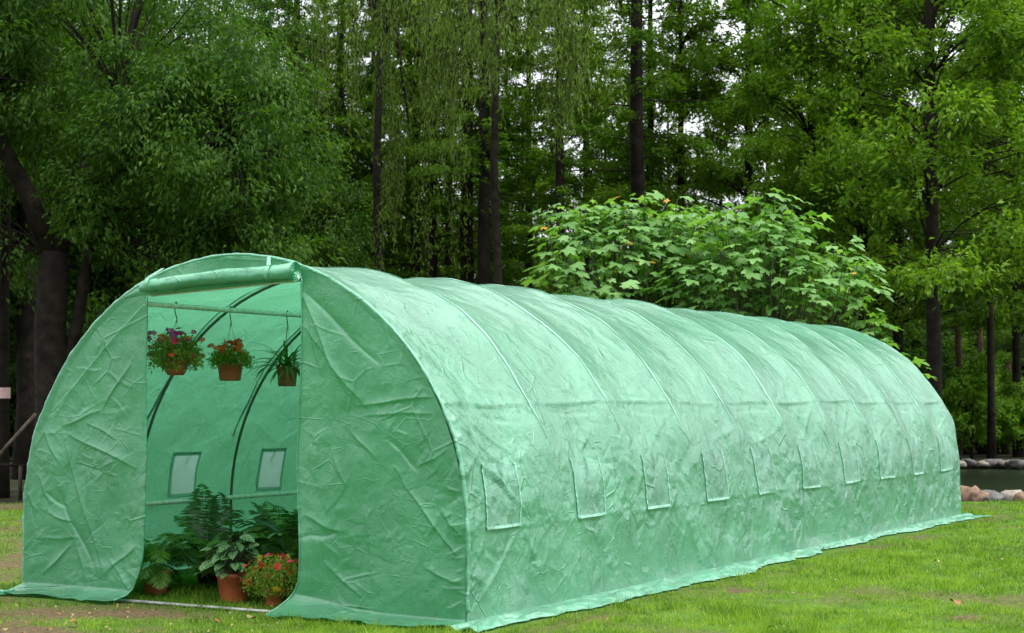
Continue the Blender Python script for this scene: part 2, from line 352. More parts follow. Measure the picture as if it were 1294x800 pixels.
# ------------------------------------------------------------ grass blades (uncountable)
def grass():
    n = 520000
    dep = 7.6+ (rng.random(n)**1.7)*13.0; half = dep*.36+.4
    lat = (rng.random(n)*2-1)*half
    P = CAM[:2] + dep[:,None]*FH[:2] + lat[:,None]*RH[:2]; x, y = P[:,0], P[:,1]
    s = soil_amount(x, y)
    dens = np.clip(1.05-s*1.05, .05, 1)*(.65+.35*vnoise(x*6, y*6, 3))
    k = (rng.random(n) < dens) & (dep < H_LAWN-.1)
    inside = (x > -.22) & (x < 3.40) & (y > -.02) & (y < 9.8)
    infront = inside & (y < 4) & (x < 2.9) & (x > .15)
    k &= (~inside) | (infront & (rng.random(n) < .8))
    k &= ~((y < 0) & (y > -.2) & (((x > -.3) & (x < .95)) | ((x > 2.0) & (x < 3.4))))
    x, y, dep, s = x[k], y[k], dep[k], s[k]; n = len(x)
    h = (.017+.027*rng.random(n)**1.5)*(1+.45*fbm(x*1.5, y*1.5, 8, 3))*(1+.75*vnoise(x*9, y*9, 6))*(1-.45*s); h = np.maximum(h, .01)*np.clip(.9+dep*.02, 1, 1.4)
    wd = (.0022+.0016*rng.random(n))*np.clip(dep/9, 1, 2.2)
    a = rng.random(n)*2*np.pi; ln = rng.random(n)*1.0+.15; b = rng.random(n)*2*np.pi
    z = hgt(x, y)-.002
    base = np.stack([x, y, z], 1); sd_ = np.stack([np.cos(a), np.sin(a), 0*a], 1)*wd[:,None]
    lean = np.stack([np.cos(b)*ln, np.sin(b)*ln, np.ones(n)], 1); lean /= np.linalg.norm(lean, axis=1)[:,None]
    tip = base+lean*h[:,None]
    V = np.stack([base-sd_, base+sd_, tip], 1).reshape(-1,3); F = np.arange(3*n).reshape(-1,3)
    t = np.clip(.5+.25*fbm(x*.8, y*.8, 11, 3)+.42*fbm(x*8, y*8, 2, 2)+.25*rng.standard_normal(n)-.2*s, 0, 1)
    link_ = link('grass', np_mesh('grass', V, F, M['grass'], False, np.repeat(t, 3))); tag(link_, 'short patchy green lawn grass around the greenhouse', 'grass', kind='stuff')
grass()

# ------------------------------------------------------------ greenhouse
W, HT, ZS, LEN, NB = 3.162, 2.0, .469, 9.683, 10
BAY = LEN/NB
G = empty('greenhouse', (W/2, 0, 0), 0, 'long green arched tunnel greenhouse with its front door rolled up', 'greenhouse')
GO = np.array([W/2, 0, 0])
def gl(name, me):      # link a part given in world coordinates
    o = link(name, me, G); o.location = -GO[0], 0, 0; return o
# arc-length table from right foot over the top to the left foot
_th = np.linspace(0, np.pi, 2001); _ex = W/2+W/2*np.cos(_th); _ez = ZS+(HT-ZS)*np.sin(_th)
_es = np.concatenate([[0], np.cumsum(np.hypot(np.diff(_ex), np.diff(_ez)))]); ARC = _es[-1]; ST = ARC+2*ZS
def prof(s):
    s = np.asarray(s, float); e = np.clip(s-ZS, 0, ARC); th = np.interp(e, _es, _th)
    x = W/2+W/2*np.cos(th); z = ZS+(HT-ZS)*np.sin(th)
    nx = np.cos(th)*(HT-ZS); nz = np.sin(th)*W/2; l = np.hypot(nx, nz); nx, nz = nx/l, nz/l
    lo = s < ZS; hi = s > ZS+ARC
    z = np.where(lo, s, np.where(hi, ST-s, z))
    return x, z, nx, nz
def s_of_z(z): ss = np.linspace(0, ST/2, 3000); return float(np.interp(z, prof(ss)[1], ss))
def creases(n, u0, u1, s0, s1, seed, lmin, lmax, amax, dirs=None):
    r = random.Random(seed); out = []
    for i in range(n):
        u = r.uniform(u0, u1); s = r.uniform(s0, s1); l = r.uniform(lmin, lmax)*r.uniform(.4, 1)
        a = r.choice(dirs)+r.gauss(0, .25) if dirs else r.uniform(0, math.pi)
        wd = r.uniform(.005, .014); out.append((u, s, u+l*math.cos(a), s+l*math.sin(a), wd, min(r.uniform(.25, 1)*amax, wd*.85)*r.choice((1, 1, -.8))))
    return out
def apply_creases(U, S, cs):
    d = np.zeros(U.shape)
    for (ax, ay, bx, by, wd, am) in cs:
        wd = wd*.78; am = am*.85
        l = math.hypot(bx-ax, by-ay)+1e-6; tx, ty = (bx-ax)/l, (by-ay)/l
        q = (U-ax)*tx+(S-ay)*ty; p = -(U-ax)*ty+(S-ay)*tx
        m = (q > 0) & (q < l) & (np.abs(p) < wd*9)
        if not m.any(): continue
        qm = q[m]/l; pm = p[m]-wd*.5*np.sin(qm*7+ax*9); wd = wd*.85
        env = np.sin(np.pi*qm)**.6
        d[m] += .85*am*env*np.where(pm > 0, np.exp(-pm/(2.6*wd)), np.exp(pm/(.55*wd)))
    return d
S_FOLD = s_of_z(1.17)
CR = []
rr = random.Random(5)
for k in range(NB):
    u0 = k*BAY; uc = u0+BAY*.5
    # the long horizontal fold line, bay by bay, slightly broken at the hoops
    CR.append((u0-.02, S_FOLD+rr.gauss(0,.01), u0+BAY+.02, S_FOLD+rr.gauss(0,.006), .012, .026))
    CR.append((u0, S_FOLD-.05+rr.gauss(0,.02), u0+BAY*rr.uniform(.5,1), S_FOLD-.08+rr.gauss(0,.02), .018, -.012))
    CR.append((u0+BAY*rr.uniform(0,.3), S_FOLD+.12+rr.gauss(0,.04), u0+BAY*rr.uniform(.7,1), S_FOLD+.03+rr.gauss(0,.03), .02, .012))
    # drapes meeting at the window tie, left and right
    for side in (0, 1):
        for q in range(rr.randint(2,5)):
            du = rr.choice((-1,1))*rr.uniform(.08,.46); ds = rr.uniform(.08,.38)
            c = (uc+rr.gauss(0,.01), .88, uc+du, .86+ds, rr.uniform(.012,.024), rr.uniform(.004,.018))
            CR.append(c if not side else (c[0], ST-c[1], c[2], ST-c[3], c[4], c[5]))
    CR.append((u0+.03, .49, u0+BAY-.03, .495+rr.gauss(0,.01), .012, .010))   # over the low rail
    CR.append((u0+.03, ST-.49, u0+BAY-.03, ST-.495, .012, .012))
    for q in range(5):
        a = u0+rr.uniform(0,BAY); CR.append((a, .45, a+rr.gauss(0,.18), .06, rr.uniform(.012,.03), rr.uniform(-.012,.014)))
CR += [(.60,.50,.03,.05,.011,.02),(.62,.46,.75,.30,.02,.012),(.2,.40,.55,.34,.02,.012)]
CR += creases(230, 0, LEN, .12, 1.45, 11, .12, .5, .013)
CR += creases(90, 0, 2.6, .3, 1.5, 12, .12, .6, .016, [2.4, 2.6, 2.2, .6])
CR += creases(90, 0, LEN, 1.45, ST-1.6, 13, .15, .6, .008, [.1, -.15, 2.9])
CR += creases(90, 0, 5, ST-1.8, ST-.1, 14, .15, .7, .014, [1.9, 2.3, .2])
for i in range(46):       # puckers along the front hem
    s = .1+i*.06+rr.gauss(0,.012); CR.append((-.02, s, rr.uniform(.05,.28), s+rr.gauss(0,.09)+.03, .010, rr.uniform(.006,.014)))
for i, s in enumerate((.95, 1.08, 1.2, 1.35, 1.5, 1.0, 1.15)):
    CR.append((.02, s, .45+.1*(i%3), s-.25-.04*i, .013, .018))
def disp(U, S):
    f = (U/BAY)%1.0; b = np.floor(U/BAY)
    top = np.clip((np.minimum(S, ST-S)-.6)/1.0, 0, 1); top = top*top*(3-2*top)
    sag = -np.sin(np.pi*f)**.75*(.009+.027*top)*(1+.25*vnoise(b*3.3, S*1.3, 1))
    # belly pushed out below the fold between the ties
    m = np.minimum(S, ST-S); sag += .022*np.exp(-((m-.98)/.16)**2)*np.cos(2*np.pi*f)*(1+.5*vnoise(b*2.1+5, 2, 4))
    d = sag+.014*fbm(U*1.5, S*1.9+U*.6, 3, 3)+.0022*fbm(U*6, S*6, 5, 2)
    rdg = 1-np.abs(fbm(U*3.1+4, S*3.1, 9, 3)); d += .005*np.clip(rdg-.72, 0, 1)*np.clip(vnoise(U*1.3, S*1.6, 8)+.5, 0, 1)*2
    return d+apply_creases(U, S, CR)
def cover_pos(U, S, off=0.0):
    U = np.asarray(U, float); S = np.asarray(S, float); U, S = np.broadcast_arrays(U, S)
    x, z, nx, nz = prof(S); d = disp(U, S)*np.clip(np.minimum(S, ST-S)/.10, .1, 1)*np.clip(.25+U/.06, .25, 1)+off
    return np.stack([x+nx*d, U+0*x, z+nz*d], -1)
def grid_faces(n, m, flip=False):
    i = np.arange(n-1)[:,None]*m+np.arange(m-1)[None]; F = np.stack([i, i+m, i+m+1, i+1], -1).reshape(-1,4)
    return F[:, ::-1] if flip else F
def grid_obj(name, P, mat, flip=False):
    n, m = P.shape[:2]; return gl(name, np_mesh(name, P.reshape(-1,3), grid_faces(n, m, flip), mat, True))
U, S = np.meshgrid(np.linspace(0, LEN, 860), np.linspace(.034, ST-.034, 430), indexing='ij')
def cover():
    P = cover_pos(U, S); n, m = P.shape[:2]; F = grid_faces(n, m); Us, Ss = U.ravel(), S.ravel()
    uc, sc_ = Us[F].mean(1), Ss[F].mean(1); keep = np.ones(len(F), bool)
    for k in range(NB):      # the sheet is cut out behind every mesh window of the left side
        c = win_u(k); keep &= ~((np.abs(uc-c) < .135) & (sc_ > ST-.83) & (sc_ < ST-.53))
    gl('cover', np_mesh('cover', P.reshape(-1,3), F[keep], M['tarp'], True))
def win_u(k): return (k+.5)*BAY+(-.06 if k == 0 else 0)-.03
cover()
# ground flap of each long side: leans out from the foot and lies on the grass
def flap(right=True):
    n, m = 500, 12; u = np.linspace(-.17, LEN+.22, n)[:,None]; v = np.linspace(0, 1, m)[None]
    wob = .05*fbm(u*1.3, 3.3 if right else 8, 0, 4)+.024*fbm(u*8, v*3, 1, 3)
    wid = .165+.05*fbm(u*.7, 5, 2, 3)
    out = np.where(v < .45, v/.45*.06, .06+(v-.45)/.55*(wid-.06))+wob*v
    z = np.where(v < .45, .022*(1-v/.45)**1.25+.012, .012)+(.014+.016*fbm(u*6, v*3, 7, 3)+.012*vnoise(u*17, v*4+u*5, 3))*np.clip(v*3,0,1)*np.sin(v*np.pi)**.5+0*u
    z = np.where(v==0, .034, z)
    x = W+out if right else -out*.9
    x = x+0*z
    P = np.stack([x+(0 if right else 0), u+0*x, z+0*x], -1)
    base = cover_pos(u[:,0].clip(0,LEN), np.full(n, .034 if right else ST-.034)); P[:,0,0] = base[:,0]; 
    return grid_obj('ground_flap', P, M['hem'], right)
flap(True); flap(False)
# hoops, purlins
for k in range(NB+1):
    ss = np.linspace(0, ST, 60); x, z, nx, nz = prof(ss); r = .0098
    y = min(max(k*BAY, .05), LEN-.05); P = np.stack([x-nx*(r+.020), 0*x+y, z-nz*(r+.020)], 1)
    P[:,2] = np.maximum(P[:,2], 0)
    mb = MB().tube(P, r, 8); gl('hoop', mb.mesh('hoop', M['hoop']))
def purlin(s):
    x, z, nx, nz = [float(a) for a in prof(s)]; x -= nx*.082; z -= nz*.082
    gl('purlin', MB().tube([(x, .01+i*(LEN-.02)/10, z) for i in range(11)], .0165, 10).mesh('purlin', M['pipe']))
s_up = ST-s_of_z(1.825)
for s in (.50, s_of_z(1.825), ST/2, s_up, ST-.50): purlin(s)
PUR_X, PUR_Z = [float(v) for v in prof(s_up)[:2]]; _n = prof(s_up); PUR_X -= float(_n[2])*.082; PUR_Z -= float(_n[3])*.082
# pale strip over every hoop: highlight on the taut sheet put into colour
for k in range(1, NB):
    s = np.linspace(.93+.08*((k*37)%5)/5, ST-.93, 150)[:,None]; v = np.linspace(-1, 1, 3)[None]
    u = k*BAY+.006*vnoise(s*3, k, 2)+v*.0080*(1-.3*vnoise(s*6, k+9, 1))*np.clip((s-s.min())/.35, .12, 1); Pp = cover_pos(u, s+0*v, .0035); grid_obj('hoop_highlight', Pp, M['hoop_glint'], False)
# sheet windows: flap outside with pale stitched border and tie cord, mesh inside
def window(k, left):
    uc = win_u(k); r_ = random.Random(k*3+left)
    hw = .185; s0, s1 = .50, .845; sh = r_.gauss(0, .012)
    fs = (lambda s: ST-s) if left else (lambda s: s)
    u, s = np.meshgrid(np.linspace(uc-hw, uc+hw, 26), np.linspace(s0, s1, 22), indexing='ij')
    sk = u+sh*(s-s0)/.3
    if left: u, s = np.meshgrid(np.linspace(uc-.145, uc+.145, 14), np.linspace(.52, .84, 14), indexing='ij')
    root = grid_obj('window', cover_pos(u if left else sk, fs(s), -.004 if left else .004), M['net'] if left else M['flap'], left)
    def sub(name, P, mat, flip=False):
        n, m = P.shape[:2]; o = link(name, np_mesh(name, P.reshape(-1,3), grid_faces(n, m, flip), mat, True), root); return o
    q = np.linspace(0, 1, 40)[:,None]; bw = .011; vv = np.linspace(-1,1,3)[None]
    for a, b in (() if left else (((uc-hw,s0),(uc+hw,s0)),((uc-hw,s0),(uc-hw,s1)),((uc+hw,s0),(uc+hw,s1)))):
        du, ds = (b[0]-a[0]), (b[1]-a[1]); l = math.hypot(du, ds)
        jig = .5+.5*np.sign(np.sin(q*l*150+k))*(.8 if ds else 0) ; wdt = bw*.72*(.45+.75*jig)*(1.2 if ds == 0 else .8)
        uu = a[0]+du*q+vv*wdt*(ds/l); s_ = a[1]+ds*q+vv*wdt*(-du/l); uu = uu+sh*(s_-s0)/.3+0*vv
        sub('stitched_border', cover_pos(uu, fs(s_+0*uu), .0075), M['stitch'], left)
    c = np.linspace(0, 1, 14)[:,None]
    for dx in (0, .016):
        uu = uc+dx+.012*np.sin(c*3+k)+vv*.0032; s_ = s1+.01-(.12-.03*(dx>0))*c+0*vv; sub('tie_cord', cover_pos(uu, fs(s_), .012), M['cord'], left)
    if not left: return
    hw, s0, s1 = .130, .535, .825
    for a, b in (((uc-hw,s0),(uc+hw,s0)),((uc-hw,s0),(uc-hw,s1)),((uc+hw,s0),(uc+hw,s1)),((uc-hw,s1),(uc+hw,s1))):
        du, ds = (b[0]-a[0]), (b[1]-a[1]); l = math.hypot(du, ds)
        uu = a[0]+du*q+vv*.012*(ds/l); s_ = a[1]+ds*q+vv*.012*(-du/l)
        sub('inner_border', cover_pos(uu, fs(s_+0*uu), -.007), M['net_border'], not left)
for k in range(NB):
    window(k, False); window(k, True)

# end walls ----------------------------------------------------------------
def arch_x(z):
    k = np.clip((np.asarray(z, float)-ZS)/(HT-ZS), 0, 1); return W/2*(1-np.sqrt(1-k*k))
def arch_z(x):
    k = (np.asarray(x, float)-W/2)/(W/2); return ZS+(HT-ZS)*np.sqrt(np.clip(1-k*k, 0, 1))
PC_L = [(.95,1.75,.20,1.10,.012,.016),(.35,.98,.92,.78,.014,.022),(.30,1.02,.62,1.12,.012,.016),(.62,1.12,.86,1.40,.011,.014),(.28,.62,.58,.16,.012,-.020),
        (.33,.93,.66,.14,.016,.026),(.62,.13,.94,.34,.012,.014),(.70,.24,.90,.05,.010,.015),(.10,.34,.46,.36,.012,.012),(.15,.12,.40,.32,.010,.018),(.42,.37,.52,.05,.014,.020),
        (.15,1.0,.3,.78,.014,.015),(.12,.72,.22,.55,.012,.014),(.2,.5,.42,.44,.012,.016),(.18,.62,.36,.52,.012,-.014),(.5,.8,.52,.55,.01,.012),(.5,1.05,.75,.95,.01,.013),(.02,.62,.12,.5,.01,.012)]
PC_R = [(2.09,1.78,2.42,1.20,.022,.030),(2.09,1.79,2.62,1.36,.020,-.026),(2.10,1.60,2.55,1.12,.016,.020),(2.12,1.74,2.24,1.3,.018,.020),(2.45,1.15,3.0,1.20,.011,.018),(2.5,1.10,2.96,1.11,.010,.014),
        (2.42,1.02,2.6,.86,.012,.018),(2.66,.98,2.86,.80,.012,-.018),(2.78,.72,3.12,.36,.010,.024),(2.70,.84,2.80,.70,.010,.014),(2.3,.92,2.40,.7,.012,.014),(2.85,.82,3.05,.92,.01,.014),
        (2.52,.62,2.58,.2,.018,.010),(2.1,.55,2.4,.46,.022,.020),(2.1,.42,2.35,.46,.020,-.020),(2.25,.3,2.5,.12,.012,.016),(3.0,.6,3.15,.45,.01,.016),(2.9,.3,3.14,.22,.01,.014)]
PC_L += creases(34, .05, .9, .15, 1.5, 21, .08, .36, .012); PC_R += creases(44, 2.1, 3.1, .15, 1.55, 22, .08, .4, .012)
for i in range(20): s = .15+i*.055; PC_R.append((3.17, s, 3.17-rr.uniform(.04,.16), s+rr.gauss(0,.03), .008, .010))
def panel_y(X, Z, cs, sd_):
    d = .016*fbm(X*1.8+sd_, Z*1.8, sd_, 2)+.002*fbm(X*7, Z*7, sd_+3, 2)+apply_creases(X, Z, cs)
    rdg = 1-np.abs(fbm(X*3.3+sd_, Z*3.3, 2, 3)); d += .006*np.clip(rdg-.72, 0, 1)*np.clip(vnoise(X*1.9, Z*1.9+sd_, 8)+.4, 0, 1)
    return d
def foot(P, Z, X, w_=.17):
    H_ = .042+.03*np.clip((1.3-X)/.3, 0, 1)+.075*np.exp(-((X-2.05)/.35)**2); k = np.clip((H_-Z)/H_, 0, 1); P[...,1] -= w_*k**1.4*(1+.35*vnoise(X*4, 3, 1))
    P[...,2] = np.maximum(Z, .012+.010*(1+vnoise(X*13, Z*40, 2)))
def end_panel(left):
    nz, nx = 330, 180; z = (np.linspace(0, 1, nz)**1.0*(1.795 if left else 1.878))[:,None]; a = np.linspace(0, 1, nx)[None]
    if left:
        xo = arch_x(z)+.002; xd = .965+.03*np.exp(-((z-.5)/.35)**2)-.115*np.clip((.30-z)/.30, 0, 1)**1.6+.006*vnoise(z*4, 1, 2)
        xo = xo-.10*np.clip((.07-z)/.07, 0, 1)
        X = xo+(np.maximum(xd, xo+.01)-xo)*a
    else:
        xo = W-arch_x(z)-.002; xd = 2.078+.012*np.sin(z*5)-.02*np.exp(-((z-.75)/.3)**2)+.012-.085*np.clip((.19-z)/.19, 0, 1)
        X = xd+(np.maximum(xo, xd+.01)-xd)*a
    Z = z+0*X; d = panel_y(X, Z, PC_L if left else PC_R, 3 if left else 17)
    edge = np.clip(np.abs(X-xo)/.05, .15, 1)*np.clip((1.80-Z)/.05+.2, .2, 1)
    # the loose door edge billows a little
    de = np.exp(-(np.abs(X-xd)/.10)**2)
    d = d*edge+.03*de*np.sin(Z*3.4+(.5 if left else 2.1))*np.clip((1.6-Z), 0, 1)
    P = np.stack([X, -.006-d, Z], -1); foot(P, Z, X, .15 if left else .17)
    o = grid_obj('end_panel', P, M['panel'], left); o['label'] = 'left front panel beside the doorway' if left else 'right front panel beside the doorway'
    # dark bound edge of the doorway
    e = P[:, -1 if left else 0]; gl('door_edging', MB().tube([tuple(p) for p in e[3::6]], .006, 6).mesh('door_edging', M['roll']))
end_panel(True); end_panel(False)
def gable():
    nx, nz = 120, 24; x = np.linspace(.80, 2.36, nx)[:,None]; a = np.linspace(0, 1, nz)[None]
    zb = 1.79+.055*(x-.96)/1.1; zt = np.maximum(arch_z(x)-.003, zb+.002); Z = zb+(zt-zb)*a; X = x+0*Z
    d = panel_y(X, Z, creases(16, .9, 2.2, 1.8, 2.0, 31, .1, .3, .008, [0,.2,2.9]), 9)*.7*np.sin(np.pi*a).clip(.1,1)
    o = grid_obj('end_panel', np.stack([X, -.004-d, Z], -1), M['panel'], True); o['label'] = 'arched panel over the doorway'
gable()
nz, nx = 60, 80; z = np.linspace(.0, 1.999, nz)[:,None]; a = np.linspace(0, 1, nx)[None]; xo = arch_x(z)+.002; X = xo+(W-2*xo)*a; Z = z+0*X
grid_obj('end_panel', np.stack([X, LEN+.01+panel_y(X, Z, creases(60, .1, 3, .1, 1.9, 33, .1, .5, .012), 5)*.8, Z], -1), M['panel'])['label'] = 'closed rear end panel'
# hem round the front arch
ss = np.linspace(.08, ST-.08, 240); P = cover_pos(np.full(240, .004), ss, .004); P[:,0] += .003*np.array([vnoise(s*30, 1) for s in ss]); 
gl('arch_hem', MB().tube(P, [.0105*(1+.35*float(vnoise(s*22, 2))) for s in ss], 6).mesh('arch_hem', M['hem']))
# rolled door
def rolled_door():
    xs = np.linspace(.985, 2.09, 90); pts = [(x, -.06, 1.845+.045*(x-.95)/1.1+.004*math.sin(x*5)) for x in xs]; n = 28
    V = []
    for i, p in enumerate(pts):
        t = i/89; rx = .043*(1+.07*float(vnoise(t*9, 1, 4)))
        if t > .9: rx *= 1+.22*(t-.9)/.1
        if t < .05: rx *= .72+.28*t/.05
        for dz in (.11, .845-.0): 
            if abs(t-dz) < .02: rx *= .90
        for k in range(n):
            a_ = 2*math.pi*k/n; r_ = rx*(1+.06*math.sin(a_*2+t*7)+.045*float(vnoise(t*3, k*.55, 2))+.03*float(vnoise(t*30, k*.3, 7)))
            V.append((p[0], p[1]+r_*math.cos(a_), p[2]+r_*math.sin(a_)))
    F = [(i*n+k, i*n+(k+1)%n, (i+1)*n+(k+1)%n, (i+1)*n+k) for i in range(89) for k in range(n)]
    V = np.array(V); mb = MB(); mb.add(V, F)
    # spiral of wound layers on both ends
    for e, x in ((0, pts[0]), (89, pts[-1])):
        sg = -1 if e == 0 else 1; ring = [tuple(V[e*n+k]) for k in range(n)]; cv = np.array(x)
        prev = [cv+(np.array(q)-cv)*1.0 for q in ring]
        for j, f in enumerate((.86, .80, .62, .56, .34, .28, .05)):
            cur = [cv+(q0-cv)*f+np.array([sg*(-.008 if j % 2 == 0 else 0), 0, 0]) for q0 in [np.array(q) for q in ring]]
            mb.add(prev+cur, [(k, (k+1)%n, n+(k+1)%n, n+k) if sg > 0 else (k, n+k, n+(k+1)%n, (k+1)%n) for k in range(n)]); prev = cur
    o = gl('rolled_door', mb.mesh('rolled_door', M['roll']))
    for x0, hh in ((1.045, .10), (1.92, .10)):
        c0 = np.array([x0, -.06, 1.845+.045*(x0-.95)/1.1]); V = []; m = 26
        for i in range(m):
            a_ = math.pi/2-2*math.pi*i/(m-1)
            r_ = .0465; q = c0+np.array([0, r_*math.cos(a_), r_*math.sin(a_)])
            for v in (-1, 1): V.append(q+np.array([v*.014+.004*math.sin(i), 0, 0]))
        # strap goes up to the gable
        F = [(2*i, 2*i+1, 2*i+3, 2*i+2) for i in range(m-1)]
        mb2 = MB(); mb2.add(V, F); top = float(arch_z(x0))
        sgn = 1 if x0 < 1.5 else -1
        mb2.add([c0+np.array(v) for v in ((-.014,-.02,.045),(.014,-.02,.045),(.012+sgn*.05,.048,hh),(-.012+sgn*.05,.048,hh))], [(0,1,2,3)])
        t_ = link('door_tie', mb2.mesh('door_tie', M['hem']), o)
rolled_door()
# door sill pipe and door side rails
gl('sill_pipe', MB().tube([(.15,-.03,.012),(3.0,-.03,.012)], .010, 10).mesh('sill_pipe', M['sill']))
gl('door_header_pipe', MB().tube([(.98,.02,1.80),(2.07,.02,1.85)], .012, 8).mesh('door_header_pipe', M['pipe']))

# ------------------------------------------------------------ leaves toolkit
def leaf_quads(Cn, D, Nn, Ln, Wd, fold=.25, droop=.15):
    D = D/np.linalg.norm(D, axis=1)[:,None]; S_ = np.cross(D, Nn); S_ /= np.linalg.norm(S_, axis=1)[:,None]+1e-9
    U_ = np.cross(S_, D); L1 = Ln[:,None]; W1 = Wd[:,None]/2
    a = Cn; m = Cn+D*L1*.45; b = m+S_*W1+U_*W1*fold; c = Cn+D*L1-U_*L1*droop; d = m-S_*W1+U_*W1*fold
    return np.stack([a, b, c, d], 1).reshape(-1,3), np.arange(4*len(Cn)).reshape(-1,4)
def rand_dirs(n, up=0.0, r=rng):
    v = r.standard_normal((n,3)); v[:,2] += up; return v/np.linalg.norm(v, axis=1)[:,None]
def limb_path(p0, d, l, n=6, bend=.15, r=random, up=.0):
    pts = [np.array(p0, float)]; d = np.array(d, float); d /= np.linalg.norm(d)
    for i in range(n):
        d = d+np.array([r.gauss(0,bend), r.gauss(0,bend), r.gauss(0,bend)+up]); d /= np.linalg.norm(d); pts.append(pts[-1]+d*l/n)
    return pts
def trunk_mb(h, r0, seed, r1=.25, lean=(0,0), wig=.02):
    r_ = random.Random(seed); mb = MB(); n = 14; pts = []
    for i in range(n+1):
        t = i/n; pts.append(np.array([lean[0]*t*h+r_.gauss(0,wig)*h*.03*min(1,i), lean[1]*t*h+r_.gauss(0,wig)*h*.03*min(1,i), t*h-.1*(i==0)]))
    rad = [r0*(1-(1-r1)*i/n)*(1.35 if i == 0 else 1) for i in range(n+1)]
    mb.tube(pts, rad, 9); return mb, pts, rad

def redwood_tree(name_seed, h=15, zmin=2.2, rmax=2.7, nb=120, per=340, mat='redwood', trunk_r=.15, leafL=.10, thin=.5):
    r = random.Random(name_seed); g = np.random.default_rng(name_seed)
    mb, tp, tr = trunk_mb(h, trunk_r, name_seed)
    Cs, Ds, Ns, Ts = [], [], [], []
    for i in range(nb):
        z = zmin+(h-zmin)*(i/nb)**.9; az = i*2.4+r.gauss(0,.5); 
        k = (z-zmin)/(h-zmin); ln = rmax*(1-.72*k)*r.uniform(.55,1.1)
        if k < .25 and r.random() < thin*.6: continue
        el = r.uniform(-.10,.30); d = np.array([math.cos(az)*math.cos(el), math.sin(az)*math.cos(el), math.sin(el)])
        p0 = np.array([np.interp(z, [q[2] for q in tp], [q[0] for q in tp]), np.interp(z, [q[2] for q in tp], [q[1] for q in tp]), z])
        P = np.array(limb_path(p0, d, ln, 6, .07, r, -.02)); mb.tube(P, [.011*(1-j/7.5)*(.6+ln/3) for j in range(7)], 4, False)
        n = int(per*(ln/rmax)**1.2); tt = g.uniform(.22, 1, n)**.8
        # leaf sprays sit in tufts along the branch
        nt_ = max(3, int(ln*5)); tc = g.uniform(.25, 1, nt_); off = g.standard_normal((nt_,2))*.06
        idx = g.integers(0, nt_, n); tt = np.clip(tc[idx]+g.normal(0,.05,n), .15, 1.02)
        f = tt*6; j = np.clip(f.astype(int), 0, 5); base = P[j]+(P[j+1]-P[j])*(f-j)[:,None]
        dd = (P[-1]-P[0]); dd /= np.linalg.norm(dd); side = np.cross(dd, [0,0,1]); side /= np.linalg.norm(side)
        sg = np.where((idx % 2) == 0, 1, -1); q = g.random(n)**.8*(.22+.5*(1-tt))*min(1.2, ln*.55)
        pos = base+side*(sg*q)[:,None]+dd*(q*.5)[:,None]; pos[:,2] += -q*.22+g.normal(0,.035,n)+off[idx,0]
        dr = side*(sg*g.uniform(.2,1,n))[:,None]+dd*g.uniform(-.1,1,n)[:,None]+g.standard_normal((n,3))*.28; dr[:,2] -= .22
        nn = np.tile([0,0,1.], (n,1))+g.standard_normal((n,3))*.38
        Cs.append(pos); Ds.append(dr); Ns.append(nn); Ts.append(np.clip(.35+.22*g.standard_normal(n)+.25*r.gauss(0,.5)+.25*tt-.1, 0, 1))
    Cn, Dn, Nn, Tn = map(np.concatenate, (Cs, Ds, Ns, Ts)); n = len(Cn)
    V, F = leaf_quads(Cn, Dn, Nn, leafL*g.uniform(.6,1.3,n), leafL*.40*g.uniform(.7,1.3,n))
    return mb.mesh('trunk', M['bark']), np_mesh('crown', V, F, M[mat], False, np.repeat(Tn, 4))

def clump_tree(seed, blobs, nclump, per, leafL, mat, trunk, limbs, bark='bark', cr=.42, droop=.5, leafW=.45):
    """blobs: (x,y,z,rx,ry,rz,weight) ellipsoids; limbs run from the trunk to the clumps"""
    r = random.Random(seed); g = np.random.default_rng(seed); mb = MB()
    for pts, rad in trunk: mb.tube(pts, rad, 10)
    wts = [b[6] for b in blobs]; Cs, Ds, Ns, Ts = [], [], [], []; cents = []
    for i in range(nclump):
        b = r.choices(blobs, wts)[0]; v = g.standard_normal(3); v /= np.linalg.norm(v); q = r.uniform(.45, 1.0)**.6
        cents.append(np.array(b[:3])+v*np.array(b[3:6])*q)
    forks = [np.array(p) for p in limbs]
    for c in cents:
        f = min(forks, key=lambda p: np.linalg.norm(p-c)+.4*abs(p[2]-c[2]+1)) if forks else None
        if f is not None and r.random() < .6:
            m_ = (f+c)/2+np.array([r.gauss(0,.15), r.gauss(0,.15), .2]); mb.tube([f, (f+m_)/2+np.array([0,0,.08]), m_, (m_+c)/2, c], [.016,.013,.010,.007,.004], 4, False)
        n = int(per*r.uniform(.5,1.3)); rr_ = cr*r.uniform(.6,1.3); sub = g.standard_normal((7,3))*rr_*.6; sub[:,2] *= .6
        ii = g.integers(0, 7, n); pos = c+sub[ii]+g.standard_normal((n,3))*rr_*.26
        out = sub[ii]+g.standard_normal((n,3))*rr_*.5; out[:,2] -= droop*rr_
        nn = g.standard_normal((n,3))*.55+np.array([0,0,1.0])+sub[ii]*.8
        Cs.append(pos); Ds.append(out); Ns.append(nn); Ts.append(np.clip(.45+r.gauss(0,.16)+.2*g.standard_normal(n), 0, 1))
    Cn, Dn, Nn, Tn = map(np.concatenate, (Cs, Ds, Ns, Ts)); n = len(Cn)
    V, F = leaf_quads(Cn, Dn, Nn, leafL*g.uniform(.6,1.25,n), leafL*leafW*g.uniform(.7,1.2,n))
    return mb.mesh('trunk', M[bark]), np_mesh('crown', V, F, M[mat], False, np.repeat(Tn, 4))

